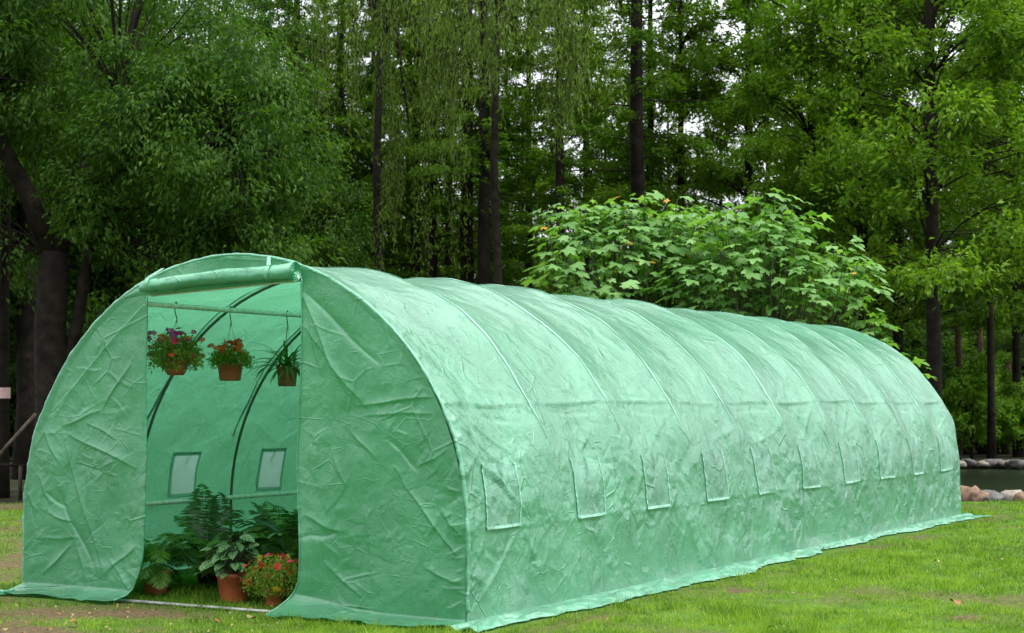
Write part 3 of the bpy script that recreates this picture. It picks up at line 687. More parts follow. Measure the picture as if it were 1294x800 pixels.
def willow_tree(seed, heads, nstr, lmin, lmax, trunk, leafL=.10):
    """heads: (x,y,z,r) where strands start"""
    r = random.Random(seed); g = np.random.default_rng(seed); mb = MB()
    for pts, rad in trunk: mb.tube(pts, rad, 9)
    top = np.array(trunk[0][0][-1]); Cs, Ds, Ns, Ts = [], [], [], []; tw = MB()
    for h in heads:
        hc = np.array(h[:3]); q = top*.6+hc*.4+np.array([0,0,.35]); mb.tube([top-np.array([0,0,1.2]), q, hc+np.array([0,0,.1])], [.07,.045,.015], 5, False)
    bun = [(j % len(heads), r.uniform(0,6.28), math.sqrt(r.random()), r.uniform(.45,1.15)) for j in range(len(heads)*6)]
    for i in range(nstr):
        hj, a, q, lb = r.choice(bun); h = heads[hj]; q = q*h[3]; a += r.gauss(0,.22); q = max(.02, q+r.gauss(0,.09))
        p = np.array([h[0]+q*math.cos(a), h[1]+q*math.sin(a), h[2]-q*q/h[3]*.35+r.uniform(-.3,.3)]); L = r.uniform(lmin, lmax)*lb
        sw = np.array([math.cos(a), math.sin(a)])*r.uniform(.1,.35); n = int(L/.042); t = np.sort(g.random(n)); 
        dx = sw[None]*np.sin(np.minimum(t*1.8, 1.57))[:,None]+np.array([r.gauss(0,.06), r.gauss(0,.06)])*t[:,None]**2*2
        pos = np.column_stack([p[0]+dx[:,0], p[1]+dx[:,1], p[2]-t*L+.12*np.sin(np.minimum(t*9,3.14))])+g.normal(0,.018,(n,3))
        d = g.standard_normal((n,3))*.38; d[:,2] -= 1.0
        Cs.append(pos); Ds.append(d); Ns.append(g.standard_normal((n,3))+np.array([math.cos(a),math.sin(a),.3])); Ts.append(np.clip(.4+r.gauss(0,.15)+.2*g.standard_normal(n), 0, 1))
        k = max(3, n//8); sel = pos[::max(1, n//k)]; 
        if len(sel) > 2: mb.tube(sel, .0035, 3, False)
    Cn, Dn, Nn, Tn = map(np.concatenate, (Cs, Ds, Ns, Ts)); n = len(Cn)
    V, F = leaf_quads(Cn, Dn, Nn, leafL*g.uniform(.7,1.3,n), leafL*.17*g.uniform(.8,1.3,n), .1, .1)
    return mb.mesh('trunk', M['bark']), np_mesh('crown', V, F, M['willow'], False, np.repeat(Tn, 4))

def plant_tree(name, meshes, loc, rz, sc, label, cat='tree', group=None, szz=None):
    t = empty(name, loc, rz, label, cat, group); t.scale = (sc, sc, szz or sc)
    link('trunk', meshes[0], t); link('crown', meshes[1], t); return t

# ------------------------------------------------------------ the wood
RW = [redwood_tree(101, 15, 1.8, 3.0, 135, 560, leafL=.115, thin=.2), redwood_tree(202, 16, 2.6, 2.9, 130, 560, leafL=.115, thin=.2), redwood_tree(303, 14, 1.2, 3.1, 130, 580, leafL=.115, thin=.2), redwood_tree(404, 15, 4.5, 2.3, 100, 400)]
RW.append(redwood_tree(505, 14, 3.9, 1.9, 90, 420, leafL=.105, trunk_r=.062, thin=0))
def rw(i, px, dep, dia, label, group=None, name='forest_tree', rz=None, sz=None, z=-.05):
    s = dia/.30 if dia else 1
    me = RW[i]; t = empty(name, at(px, dep, z), rz if rz is not None else (px*1.7)%6.28, label, 'tree', group)
    sc = sz or 1.0; t.scale = (sc, sc, sc)
    a = link('trunk', me[0], t); link('crown', me[1], t); return t
M['bright'] = leaf_mat('bright_tree_leaves', [(.042,.100,.006),(.092,.19,.012),(.17,.29,.026)], .55, .38, .14)
def layered_tree(seed, h=11, zmin=2.2, rmax=2.3, npad=46, trunk_r=.12, mat='bright'):
    r = random.Random(seed); bl = []; lim = []
    for i in range(npad):
        z = zmin+(h-zmin)*(i+.5)/npad; az = i*2.4+r.gauss(0,.4); k = (z-zmin)/(h-zmin); q = rmax*(1-.55*k)*r.uniform(.25,1)
        s_ = r.uniform(.5,.85)*(1-.3*k); bl.append((q*math.cos(az), q*math.sin(az), z-.12*q+r.gauss(0,.12), s_, s_, .13, s_*s_)); lim.append((.06*math.cos(az), .06*math.sin(az), z-.1))
    _, tp, tr = trunk_mb(h+1, trunk_r, seed); return clump_tree(seed, bl, 250, 150, .105, mat, [(tp, tr)], lim, cr=.30, droop=.25, leafW=.5)
RW += [layered_tree(601, 11, 3.0), layered_tree(602, 12, 3.2, 2.1, 46, .10), layered_tree(603, 10.5, 2.7, 2.5, 48, .13), layered_tree(604, 13, 5.8, 2.6, 46, .11)]
# the front rank, each trunk one can pick out
rank = [
 (5,1180,27,1.1,'tall layered tree with thick dark trunk rising behind the rear end of the greenhouse'),
 (7,1092,30,1.0,'tree whose dark trunk stands just right of the leafy bush'),
 (6,1028,31,1.05,'tree with layered foliage whose trunk drops behind the right half of the leafy bush'),
 (4,1251,34.2,1.3,'slender bare-stemmed tree at the right edge with its foot among the far bank rocks'),
 (5,948,37,1.1,'leafy tree with slim dark trunk seen above the middle of the leafy bush'),
 (3,806,35,1.3,'thick-trunked redwood with bright sky gaps to its left, above the leafy bush'),
 (3,823,39,.9,'thinner redwood close behind the right of the thick trunk above the bush'),
 (3,741,44,.9,'thin far redwood alone against the bright gap above the left of the bush'),
 (3,708,33,.85,'tree with dark trunk dropping behind the left tip of the leafy bush'),
 (3,668,42,.9,'slender redwood halfway between the willow curtain and the leafy bush'),
 (3,612,33,1.05,'right one of two close dark trunks under the willow curtain'),
 (3,590,34,1.15,'left one of two close dark trunks under the willow curtain'),
 (3,567,40,.95,'thin dark tree just left of the two close trunks'),
 (3,525,36,.9,'dark trunk between the long willow strands and the two close trunks'),
 (3,430,38,.8,'thin straight tree left of the long willow strands'),
 (3,408,41,.8,'thinnest straight tree right of the broadleaf crown'),
 (5,1318,29,1.0,'tree at the right edge whose branches reach into view'),
 (8,742,41,1.0,'high-crowned leafy tree closing the gap above the left of the bush'),
 (8,862,38,1.0,'high-crowned leafy tree just right of the thick trunk above the bush'),
 (6,1285,36,1.0,'bright leafy tree behind the palms at the right edge'),
 (7,1135,37,1.1,'bright leafy tree standing back between the two trunks right of the bush')]
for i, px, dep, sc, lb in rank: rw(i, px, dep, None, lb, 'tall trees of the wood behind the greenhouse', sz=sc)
# unseen trees added behind the camera to darken low reflections on the sheeting
for j in range(15):
    a_ = R(95+j*12)-.518; dd_ = 15+(j*5)%7; q_ = CAM[:2]+dd_*np.array([math.sin(a_), math.cos(a_)])
    me = RW[(5,6,7)[j%3]]; t = empty('unseen_tree', (q_[0], q_[1], -.05), j, 'unseen leafy tree added behind the photographer to darken reflections', 'tree', 'unseen trees added behind the photographer')
    link('trunk', me[0], t); link('crown', me[1], t)
r_ = random.Random(77)
for j in range(46):
    px = -150+j*36+r_.uniform(-25,25); dep = r_.uniform(44, 62)
    if 640 < px < 900:
        if r_.random() < .12: continue
        dep += 22
    rw(r_.choice((0,1,2,3) if px > 800 else (0,2,3,3)), px, dep, None, 'slender dark tree far back in the wood', 'slender trees far back in the wood', sz=r_.uniform(.8,1.1), rz=r_.uniform(0,6.28))

# low dense growth under the trees
SH = [clump_tree(51, [(0,0,1.0,1.3,1.3,1.0,1)], 60, 210, .11, 'shrub', [([(0,0,-.1),(0,.05,.9)],[.05,.03])], [(0,0,.7)], cr=.3, droop=.2),
      clump_tree(52, [(0,0,1.7,1.6,1.6,1.7,1),(.6,.3,.8,1.4,1.2,.8,.7)], 80, 230, .12, 'broad', [([(0,0,-.1),(.1,.05,1.5)],[.07,.03])], [(0,0,1.0)], cr=.36, droop=.4)]
for j in range(56):
    px = -160+j*30+r_.uniform(-12,12); row = j % 2; dep = (39 if row else 52)+r_.uniform(-2.5,2.5); s = r_.uniform(.9,1.25)*(1.35 if not row else 1.15)
    k = 0 if (px > 1180 and row) else 1
    t = plant_tree('forest_shrub', SH[k], at(px, dep, -.05), r_.uniform(0,6.28), s, 'dark green shrub in the dense undergrowth of the wood' if k else 'leafy green shrub on the far bank of the pond', 'shrub', 'shrubs in the undergrowth' if k else 'shrubs on the far bank', s*(.8 if row else 1.3))

# left: the big broadleaf tree whose drooping crown fills the upper left corner
def hero_left():
    p = at(66, 20.5)
    tr = [([(0,0,-.1),(.02,0,1.0),(-.03,.0,2.1),(0,.05,3.0)], [.26,.205,.195,.17]),
          ([(0,.05,2.9),(-.3,-.1,3.7),(-.8,-.3,4.7),(-1.2,-.5,6)], [.13,.11,.08,.05]),
          ([(0,.05,2.9),(.25,.1,3.8),(.7,.3,5),(1.0,.4,6.6)], [.13,.10,.07,.05]),
          ([(.10,.0,1.2),(.30,.05,2.2),(.42,.1,3.2),(.6,.1,5)], [.085,.08,.07,.04]),
          ([(.25,.1,3.7),(1.2,-.1,4.2),(2.2,-.3,4.3),(2.9,-.4,4.1)], [.06,.05,.035,.02])]
    bl = [(2.0,-.5,4.2,1.35,1.3,1.25,3.4),(.6,.3,5.6,1.9,1.7,1.3,1.8),(-1.6,.3,4.6,1.7,1.5,1.7,2),(2.3,-.1,2.9,.95,1.0,.75,1.5),(1.0,-.2,3.5,1.0,1,.5,.6),(-.8,.5,3.0,.8,.8,.5,.25),(1.2,1.0,7.3,2.4,2,1.2,1.2),(-1,1,7.6,2.4,2,1.5,1.2),(-1.3,-.6,5.6,1.6,1.2,1.3,2.0),(.9,1.8,2.4,.9,.8,.8,.5)]
    mz = clump_tree(61, bl, 400, 300, .088, 'broad', tr, [(0,.05,2.9),(.7,.3,5),(-.8,-.3,4.7),(1.2,-.1,4.2),(2.2,-.3,4.3),(.42,.1,3.2)], cr=.36, droop=.9, leafW=.38)
    rz = math.atan2(RH[1], RH[0]); plant_tree('broadleaf_tree', mz, p, rz, 1, 'large dark broadleaf tree with drooping crown filling the upper left, thick forked trunk')
    # same kind, further back and to the side
    for px, dep, s, lb in ((40,27,1.15,'broadleaf tree close behind the big left crown, filling its gaps'),(-40,29,1.0,'broadleaf tree behind the thick forked trunk at the left edge'),(235,31,1.05,'broadleaf tree behind the front arch of the greenhouse'),(330,37,1.15,'further broadleaf tree between the big left crown and the willow strands'),(130,38,1.2,'broadleaf tree deep in the dark wood right of the thick forked trunk')):
        plant_tree('broadleaf_tree', mz, at(px, dep), rz+px*.03, s, lb, group='broadleaf trees on the left')
hero_left()
t = empty('dark_tree', at(4, 22), 0, 'straight dark trunk at the left edge with a pink notice on it', 'tree'); 
_tk, _a, _b = trunk_mb(9, .085, 9, .5); link('trunk', _tk.mesh('trunk', M['bark']), t)
link('crown', RW[3][1], t)
nb_ = MB(); 
for i in range(9):
    a = -.9+1.8*i/8
    nb_.v += [(.105*math.sin(a)*1.0+.02, -.105*math.cos(a), z) for z in (1.22, 1.36)]
nb_.f += [(2*i, 2*i+2, 2*i+3, 2*i+1) for i in range(8)]
nt_o = nb_.build('notice', M['notice'], None); nt_o.location = at(6, 21.9); nt_o.rotation_euler = (0,0,math.atan2(RH[1],RH[0])); tag(nt_o, 'small pale pink notice wrapped round the trunk at the left edge', 'notice')
lp = empty('support_pole', (0,0,0), 0, 'dark leaning support pole propped at the left edge beside the greenhouse', 'pole')
a0, a1 = at(-25, 17.5, .35), at(46, 17.5, 1.05)
MB().tube([a0, (a0+a1)/2+np.array([0,0,.02]), a1], .018, 6).build('pole', M['barkgrey'], lp)
b0, b1 = at(-20, 20.5, .42), at(34, 20.5, .40)
rp = MB().tube([b0, b1], .02, 6).build('low_rail', M['bark']); tag(rp, 'low horizontal grey rail in the shade at the left edge', 'rail')
MB().tube([at(-12,20.5,-.02), at(-12,20.5,.42)], .025, 6).build('post', M['barkgrey'], rp); MB().tube([at(28,20.5,-.02), at(28,20.5,.40)], .025, 6).build('post', M['barkgrey'], rp)

# willows: long strands and the pale hanging curtain
def willows():
    rz = math.atan2(RH[1], RH[0])
    m1 = willow_tree(71, [(.2,-.2,7.9,.7),(.75,-.3,6.6,.45),(-.5,0,8.2,.7),(.5,0,5.6,.4),(-1.1,.2,7.8,.6)], 170, 1.6, 3.8, [([(0,0,-.1),(.03,0,2.5),(-.05,.1,5),(.05,0,8.4)], [.095,.08,.065,.04])])
    plant_tree('willow_tree', m1, at(478, 27.5), rz, 1, 'willow with long strands hanging almost to the greenhouse roof, left of centre', group='willows of the wood')
    m2 = willow_tree(72, [(-.9,-.3,7.5,.6),(-.1,-.5,7.7,.7),(.7,-.5,7.6,.6),(1.3,-.3,7.0,.5),(.3,.1,8.5,.9),(-1.3,-.1,8.2,.6),(1.1,-.2,8.2,.7),(-.5,-.4,6.9,.5)], 460, 1.0, 1.9, [([(0,0,-.1),(.03,0,2.5),(-.05,.1,5),(.05,0,8.6)], [.085,.075,.06,.04])])
    plant_tree('willow_tree', m2, at(628, 26.5), rz, 1, 'pale drooping willow curtain hanging at top centre', group='willows of the wood')
    rw(2, 545, 35, None, 'leafy dark redwood filling the gap between the two willows', 'tall trees of the wood behind the greenhouse', sz=1.0)
    rw(0, 372, 36, None, 'leafy dark redwood right of the big broadleaf crown', 'tall trees of the wood behind the greenhouse', sz=.95)
willows()

# far bank on the right: small trees, palms, stones
M['fresh'] = leaf_mat('fresh_leaves', [(.07,.16,.012),(.12,.25,.02),(.18,.34,.04)], .55, .4, .15)
SB = clump_tree(53, [(0,0,1.35,.55,.5,.55,1.6),(-.15,0,.75,.6,.6,.3,.8),(.2,.1,2.0,.35,.3,.3,.5)], 60, 150, .10, 'fresh', [([(0,0,-.1),(.02,0,.9),(0,0,1.6)],[.035,.03,.015])], [(0,0,.9)], cr=.2, droop=.3)
plant_tree('small_tree', SB, at(1226, 35, -.1), 0, 1.0, 'small bright green tree on the far bank, right of the greenhouse end', 'tree')
plant_tree('small_tree', SB, at(1287, 36, -.1), 2, .85, 'low green tree half hidden at the right edge of the far bank', 'tree')
def fan_palm(loc, h, seed, label, ht=1.0):
    r = random.Random(seed); t = empty('fan_palm', loc, 0, label, 'palm', 'fan palms on the far bank')
    MB().tube([(0,0,-.1),(.02,0,h*.5),(0,0,h)], [.07,.08,.075], 9).build('trunk', M['palmbark'], t)
    for i in range(15):
        az = i*2.4; el = r.uniform(-.35,1.1); d = np.array([math.cos(az)*math.cos(el), math.sin(az)*math.cos(el), math.sin(el)]); l = .55
        V = []; F = []; ctr = np.array([0,0,h])+d*l; s = np.cross(d, [0,0,1.]); s /= np.linalg.norm(s); u = np.cross(s, d)
        V.append(ctr)
        for k in range(17):
            a = -1.9+3.8*k/16; for_ = math.cos(a)*d+math.sin(a)*s; L = .48*r.uniform(.85,1.05)
            for dd_ in (-.06, .06):
                q = math.cos(a+dd_)*d+math.sin(a+dd_)*s; V.append(ctr+q*L*.6+u*.02)
            V.append(ctr+for_*L+np.array([0,0,-.10])); b = len(V)-3; F += [(0, b, b+2), (0, b+2, b+1)]
        V += [np.array([0,0,h-.03]), np.array([0.01,0,h+.03])]; n = len(V); F.append((n-2, n-1, 0))
        me = bpy.data.meshes.new('frond'); me.from_pydata([tuple(map(float, v)) for v in V], [], F); me.materials.append(M['pad'])
        a_ = me.attributes.new('tint', 'FLOAT', 'POINT'); tt = r.random()
        for q in a_.data: q.value = tt
        link('frond', me, t)
fan_palm(at(1211, 38), 3.1, 1, 'fan palm with pale fan leaves above the small bright tree')
fan_palm(at(1273, 37), 2.1, 2, 'short reddish-trunked palm at the right edge of the far bank')
fan_palm(at(1238, 40), 3.2, 3, 'fan palm standing further back behind the slender bare stem')
def rock(px, dep, w_, h_, mat, seed, z, label, group):
    r = np.random.default_rng(seed); n, m = 22, 13; V = []
    for i in range(m):
        ph = math.pi*(i/(m-1))-math.pi/2
        for k in range(n):
            a = 2*math.pi*k/n; V.append((math.cos(a)*math.cos(ph), math.sin(a)*math.cos(ph), math.sin(ph)))
    V = np.array(V); V = np.sign(V)*np.abs(V)**.8; nn = 1+.34*fbm(V[:,0]*1.5+seed, V[:,1]*1.3, V[:,2]*1.3+seed*2, 3)
    V = V*nn[:,None]*np.array([w_/2, w_*.36, h_/2])
    F = [(i*n+k, i*n+(k+1)%n, (i+1)*n+(k+1)%n, (i+1)*n+k) for i in range(m-1) for k in range(n)]
    mb = MB(); mb.add(V, F); o = mb.build('rock', M[mat]); o.location = at(px, dep, z); o.rotation_euler = (0,0,seed*1.1+math.atan2(RH[1],RH[0]) if False else math.atan2(RH[1],RH[0])+.2*math.sin(seed)); return tag(o, label, 'rock', group)
near = [(1205,20.4,.30,.26,'stone_grey','grey rock half hidden at the foot of the greenhouse end'),(1222,20.3,.30,.30,'stone_tan','large orange-brown rock nearest the greenhouse end'),(1236,20.1,.22,.18,'stone_tan','smaller orange rock leaning on the large brown one'),
        (1250,20.5,.30,.16,'stone_grey','flat dark rock behind the grey pair on the near bank'),(1254,20.0,.26,.12,'stone_grey','low grey rock in front of the flat dark one'),(1277,20.3,.34,.20,'stone_pale','pale tan rock near the right edge of the near bank'),(1294,20.0,.28,.20,'stone_tan','brown rock cut by the right edge of the photo'),(1320,20.2,.4,.25,'stone_grey','grey rock just past the right edge')]
for i, (px, d, w_, h_, mt, lb) in enumerate(near): rock(px, d, w_, h_, mt, i+3, .02, lb, 'rocks along the near bank')
farr = [(1210,33.7,.28),(1224,34.0,.40),(1239,33.6,.26),(1254,33.9,.46),(1270,33.7,.30),(1283,33.5,.42),(1298,33.8,.34),(1312,33.6,.5)]
for i, (px, d, w_) in enumerate(farr): rock(px, d, w_, .13+.3*(w_-.25), ('stone_pale','stone_grey')[i%2], i+20, -.06, ('first','second','third','fourth','fifth','sixth','seventh','eighth')[i]+(' pale' if i%2==0 else ' grey')+' rock from the greenhouse in the row on the far pond bank', 'rocks along the far bank')

# ------------------------------------------------------------ the leafy bush with lobed leaves behind the greenhouse
def lobed_leaf(name, mat, seed, size=1.0):
    r = random.Random(seed); out = []
    for k in range(5):
        a = (-1.85+k*.925); L = (.62,.82,1.0,.82,.62)[k]*r.uniform(.92,1.05)
        out.append((a-.26, L*.74)); out.append((a, L)); out.append((a+.26, L*.74)); 
        if k < 4: out.append((a+.4625, .46))
    V = [(0,0,0)]+[(ro*math.cos(a), ro*math.sin(a), -.22*ro*ro+.05*math.sin(a*6)) for a, ro in out]+[(-.12,0,-.02)]
    n = len(V); F = [(0, i, i+1) for i in range(1, n-1)]+[(0, n-1, 1)]
    V = np.array(V)*size*.5+np.array([.05,0,0]); me = np_mesh(name, V, np.array(F), M[mat], False, np.full(n, r.random())); return me
LF = [lobed_leaf('leaf', 'rose', i, .345) for i in range(6)]; LY = lobed_leaf('leaf', 'yellowleaf', 9, .2)
def rose_bush(px, dep, blobs, nros, seed, label, lim=300):
    r = random.Random(seed); base = at(px, dep); rz = math.atan2(RH[1], RH[0])
    t = empty('leafy_bush', base, rz, label, 'bush', 'lobed-leaf bushes behind the greenhouse')
    mb = MB(); leaves = []
    for i in range(nros):
        b = r.choices(blobs, [q[6] for q in blobs])[0]
        while True:
            v = np.array([r.gauss(0,1), r.gauss(0,1), r.gauss(0,1)+.35]); v /= np.linalg.norm(v)
            if v[2] > -.35: break
        q = r.uniform(.5,1.16)**.7; c = np.array(b[:3])+v*np.array(b[3:6])*q
        root = np.array([b[0]*.5+r.gauss(0,.2), b[1]*.5+r.gauss(0,.15), 0]); mid = root*.45+c*.55+np.array([0,0,-.15])
        mb.tube([root, mid, c], [.018,.011,.006], 4, False)
        n = r.randint(6, 10)
        for k in range(n):
            az = k*2.4+r.random(); pl = r.uniform(.06,.24); el = r.uniform(-.25,.55)
            d = np.array([math.cos(az)*math.cos(el), math.sin(az)*math.cos(el), math.sin(el)*.6])+v*.25; p = c+d*pl-np.array([0,0,.035*k])
            x = d*np.array([1,1,.2])+np.array([0,0,-.25-.2*r.random()]); x /= np.linalg.norm(x)
            up = np.array([r.gauss(0,.25), r.gauss(0,.25), 1])+v*.45; y = np.cross(up, x); y /= np.linalg.norm(y); z = np.cross(x, y)
            s = r.uniform(.45,1.18); mt = Matrix([[x[0]*s,y[0]*s,z[0]*s,p[0]],[x[1]*s,y[1]*s,z[1]*s,p[1]],[x[2]*s,y[2]*s,z[2]*s,p[2]],[0,0,0,1]])
            # nearer the viewer and higher shows larger
            leaves.append((p[1]-.6*p[2]+.1*r.random(), mt, LY if r.random() < .03 else r.choice(LF)))
    mb.build('stems', M['twig'], t)
    leaves.sort(key=lambda q: q[0])
    for _, mt, me in leaves[:lim]:
        o = bpy.data.objects.new('leaf', me); C.objects.link(o); o.parent = t; o.matrix_local = mt
    Vs, Fs, Ts, b_ = [], [], [], 0
    cache = {}
    for _, mt, me in leaves[lim:]:
        if me.name not in cache: cache[me.name] = (np.array([tuple(v.co)+(1,) for v in me.vertices]), np.array([tuple(p.vertices) for p in me.polygons]))
        v, f = cache[me.name]; Vs.append((v@np.array(mt).T)[:,:3]); Fs.append(f+b_); b_ += len(v); Ts.append(np.full(len(v), r.random()))
    o = link('inner_leaves', np_mesh('inner_leaves', np.concatenate(Vs), np.concatenate(Fs), M['rose'], False, np.concatenate(Ts)), t); o['kind'] = 'stuff'
rose_bush(786, 22.5, [(-.25,0,2.9,1.05,.9,.95,3),(.45,.2,3.12,.8,.8,.85,2),(-.5,-.2,2.1,.9,.8,.6,1)], 158, 1, 'taller left half of the bright lobed-leaf bushes behind the greenhouse roof')
rose_bush(984, 21.8, [(-.35,0,2.62,1.0,.9,1.15,3),(.40,-.1,2.3,.85,.8,1.15,2),(1.15,.1,1.4,.65,.7,.8,1.4),(-.9,0,2.3,.7,.7,.9,1)], 190, 2, 'right half of the lobed-leaf bushes, with yellow leaves, sloping down along the roof')
rose_bush(684, 22.0, [(0,0,2.1,.55,.5,.42,2),(-.1,0,1.5,.8,.6,.4,1)], 46, 3, 'low left tip of the lobed-leaf bushes just above the roof ridge', 120)

# ------------------------------------------------------------ plants and pots
def pot(t, prof_, mat, n=24, sq=0, sx=1, sy=1, soil=None):
    o = MB().lathe(prof_, n, sq, sx, sy).build('pot', M[mat], t)
    if soil:
        r0, z0 = soil; mb = MB(); mb.lathe([(.001, z0+.008),(r0*.5, z0+.006),(r0, z0)][::-1], n, sq, sx, sy); mb.build('soil', M['soil'], t)
    return o
def flower_mesh(mat, size, seed):
    r = random.Random(seed); V = []; F = []; T = []
    for k in range(6):
        a = k*1.047+r.gauss(0,.1); c, s = math.cos(a), math.sin(a); p, q = math.cos(a+.45), math.sin(a+.45); p2, q2 = math.cos(a-.45), math.sin(a-.45)
        b = len(V); V += [(0,0,0),(p2*.8*size,q2*.8*size,.25*size),(c*size,s*size,.12*size),(p*.8*size,q*.8*size,.25*size)]; F.append((b,b+1,b+2,b+3))
    return np_mesh('flower', np.array(V), np.array(F), M[mat], False, np.repeat([r.random() for _ in range(6)], 4))
FLW = {k: [flower_mesh('f_'+k, 1.0, i) for i in range(2)] for k in ('magenta','pink','orange','red','yellow')}
def add_flower(t, kind, p, s, r):
    o = link('flower', r.choice(FLW[kind]), t); o.location = p; o.rotation_euler = (r.gauss(.5,.5), r.gauss(0,.5), r.uniform(0,6.28)); o.scale = (s,s,s); 
def small_foliage(t, n, fn, L, mat, seed, name='foliage', wr=.45):
    g = np.random.default_rng(seed); P = fn(n, g); D = g.standard_normal((n,3))+np.array([0,0,.2]); Nn = g.standard_normal((n,3))*.7+np.array([0,0,1.])
    V, F = leaf_quads(P, D, Nn, L*g.uniform(.6,1.3,n), L*wr*g.uniform(.7,1.2,n))
    return link(name, np_mesh(name, V, F, M[mat], False, np.repeat(np.clip(g.normal(.5,.25,n),0,1), 4)), t)
def hanger(t, ztop, zpot, r0, nw=3, rz0=0):
    """S hook over the purlin and wires down to the pot rim; thing origin is at the pot base"""
    hk = MB(); rr2 = .02
    pts = [(0, rr2*math.cos(a), ztop+.004+rr2*math.sin(a)) for a in np.linspace(-.5, math.pi+.2, 10)]
    pts += [(0,-rr2*.9,ztop-.03),(0,0,ztop-.06),(0,.012,ztop-.075),(0,.014,ztop-.09),(0,0,ztop-.10)]
    hk.tube(pts, .0032, 5).build('hook', M['wire'], t)
    wb = MB()
    for k in range(nw):
        a = rz0+k*2*math.pi/nw; wb.tube([(0,0,ztop-.085),(r0*math.cos(a),r0*math.sin(a),zpot)], .0011, 3, False)
    wb.build('wires', M['wire'], t)
def pur_pt(px):      # point of the upper left purlin in a view column
    d = (PUR_X-CAM[0]); 
    ys = np.linspace(0, 4, 4001); dx = PUR_X-CAM[0]; dy = ys-CAM[1]
    dep = dx*FH[0]+dy*FH[1]; lat = dx*RH[0]+dy*RH[1]; return float(ys[np.argmin(np.abs(647+FPX*lat/dep-px))])
rnd = random.Random(21)
def cloud(rx, ry, rz, z0, hang=0.0):
    def f(n, g):
        v = g.standard_normal((n,3)); v /= np.linalg.norm(v, axis=1)[:,None]; q = g.random(n)**.45
        P = v*q[:,None]*np.array([rx,ry,rz]); 
        cl = np.array([vnoise(p[0]*22, p[1]*22, p[2]*22) for p in P]); k = cl > -.35; P = P[k] if k.sum() > 10 else P
        P = P[np.arange(n) % len(P)]+g.normal(0,.006,(n,3)); rr3 = np.hypot(P[:,0], P[:,1]); P[:,2] += z0-hang*np.clip(rr3/max(rx,ry)-.55,0,1)*1.2*g.random(n)
        return P
    return f
def zpx(y, py):
    q = np.array([PUR_X, y])-CAM[:2]; return CAM[2]+float(q@FH[:2])*(508.3-py)/FPX
# hanging pot 1: round bowl of mixed flowers
y1 = pur_pt(222); zb = zpx(y1, 474)
t = empty('hanging_flower_pot', (PUR_X, y1, zb), .3, 'round terracotta hanging pot with magenta and orange flowers, leftmost of the three hanging pots', 'hanging pot', 'pots hanging from the rail inside the door')
pot(t, [(.048,0),(.062,.02),(.074,.06),(.078,.075),(.084,.076),(.084,.092),(.078,.092),(.07,.07)], 'clay', 24, soil=(.075,.078))
hanger(t, PUR_Z-zb, .085, .08)
small_foliage(t, 2600, cloud(.17,.17,.11,.14,.16), .026, 'herb', 1)
for kd, p, s in [('magenta',(.075,-.11,.245),.042),('magenta',(.05,-.12,.235),.034),('pink',(.085,-.13,.205),.036),('pink',(.05,-.14,.20),.030),('magenta',(.0,-.12,.26),.028),('pink',(-.06,-.14,.21),.030),('orange',(.0,-.15,.21),.028),('magenta',(-.01,-.03,.265),.024),('magenta',(.03,-.03,.28),.02),('magenta',(-.17,-.02,.22),.024),('pink',(-.10,-.06,.18),.026),('pink',(-.09,-.05,.215),.02)]: add_flower(t, kd, p, s, rnd)
for i in range(58): a = rnd.uniform(0,6.28); q = rnd.uniform(.04,.17); add_flower(t, ('orange','pink','orange','magenta')[i%4], (q*math.cos(a), q*math.sin(a), rnd.uniform(.08,.26)), rnd.uniform(.014,.024), rnd)
# hanging pot 2: squared planter of orange flowers
y2 = pur_pt(291); zb2 = zpx(y2, 481)
t = empty('hanging_flower_pot', (PUR_X, y2, zb2), .42, 'squared terracotta hanging planter with small orange flowers, middle of the three hanging pots', 'hanging pot', 'pots hanging from the rail inside the door')
pot(t, [(.058,0),(.063,.01),(.073,.092),(.080,.094),(.082,.108),(.076,.109),(.07,.09)], 'clay', 32, 5, 1.0, .8, (.072,.095))
hanger(t, PUR_Z-zb2, .1, .075)
small_foliage(t, 2000, cloud(.145,.12,.055,.15,.12), .024, 'herb', 2)
for i in range(34): a = rnd.uniform(0,6.28); q = rnd.uniform(.02,.13); add_flower(t, 'orange', (q*math.cos(a), q*math.sin(a)*.8, rnd.uniform(.17,.245)), rnd.uniform(.018,.032), rnd)
# hanging pot 3: spider plant
y3 = pur_pt(363); zb3 = zpx(y3, 488)
t = empty('hanging_plant_pot', (PUR_X, y3, zb3), .42, 'brown square hanging pot with arching grassy leaves, rightmost of the three hanging pots', 'hanging pot', 'pots hanging from the rail inside the door')
pot(t, [(.050,0),(.053,.008),(.062,.115),(.066,.117),(.066,.13),(.061,.13),(.058,.11)], 'oldclay', 32, 6, 1, 1, (.058,.115))
hanger(t, PUR_Z-zb3, .12, .055)
def strap_leaf(t, p, az, L, lift, wd, mat, name='leaf', n=8, drop=1.0):
    V = []; F = []; q = np.array(p, float); d = np.array([math.cos(az)*(1-lift), math.sin(az)*(1-lift), lift]); d /= np.linalg.norm(d); s = np.array([-math.sin(az), math.cos(az), 0])
    for i in range(n+1):
        w_ = wd*math.sin(math.pi*min(.97, .12+.86*i/n))**.6; V += [q-s*w_/2, q+np.array([0,0,-w_*.2]), q+s*w_/2]
        q = q+d*L/n; d = d+np.array([0,0,-drop*1.6/n]); d /= np.linalg.norm(d)
    F = [(3*i+k, 3*i+k+1, 3*i+4+k, 3*i+3+k) for i in range(n) for k in (0,1)]
    return link(name, np_mesh(name, np.array(V), np.array(F), M[mat], True, np.full(len(V), rnd.random())), t)
for i in range(54):
    a = rnd.uniform(0,6.28); strap_leaf(t, (rnd.gauss(0,.02), rnd.gauss(0,.02), .11), a, rnd.uniform(.20,.34), rnd.uniform(.18,.74), rnd.uniform(.013,.020), 'spider')
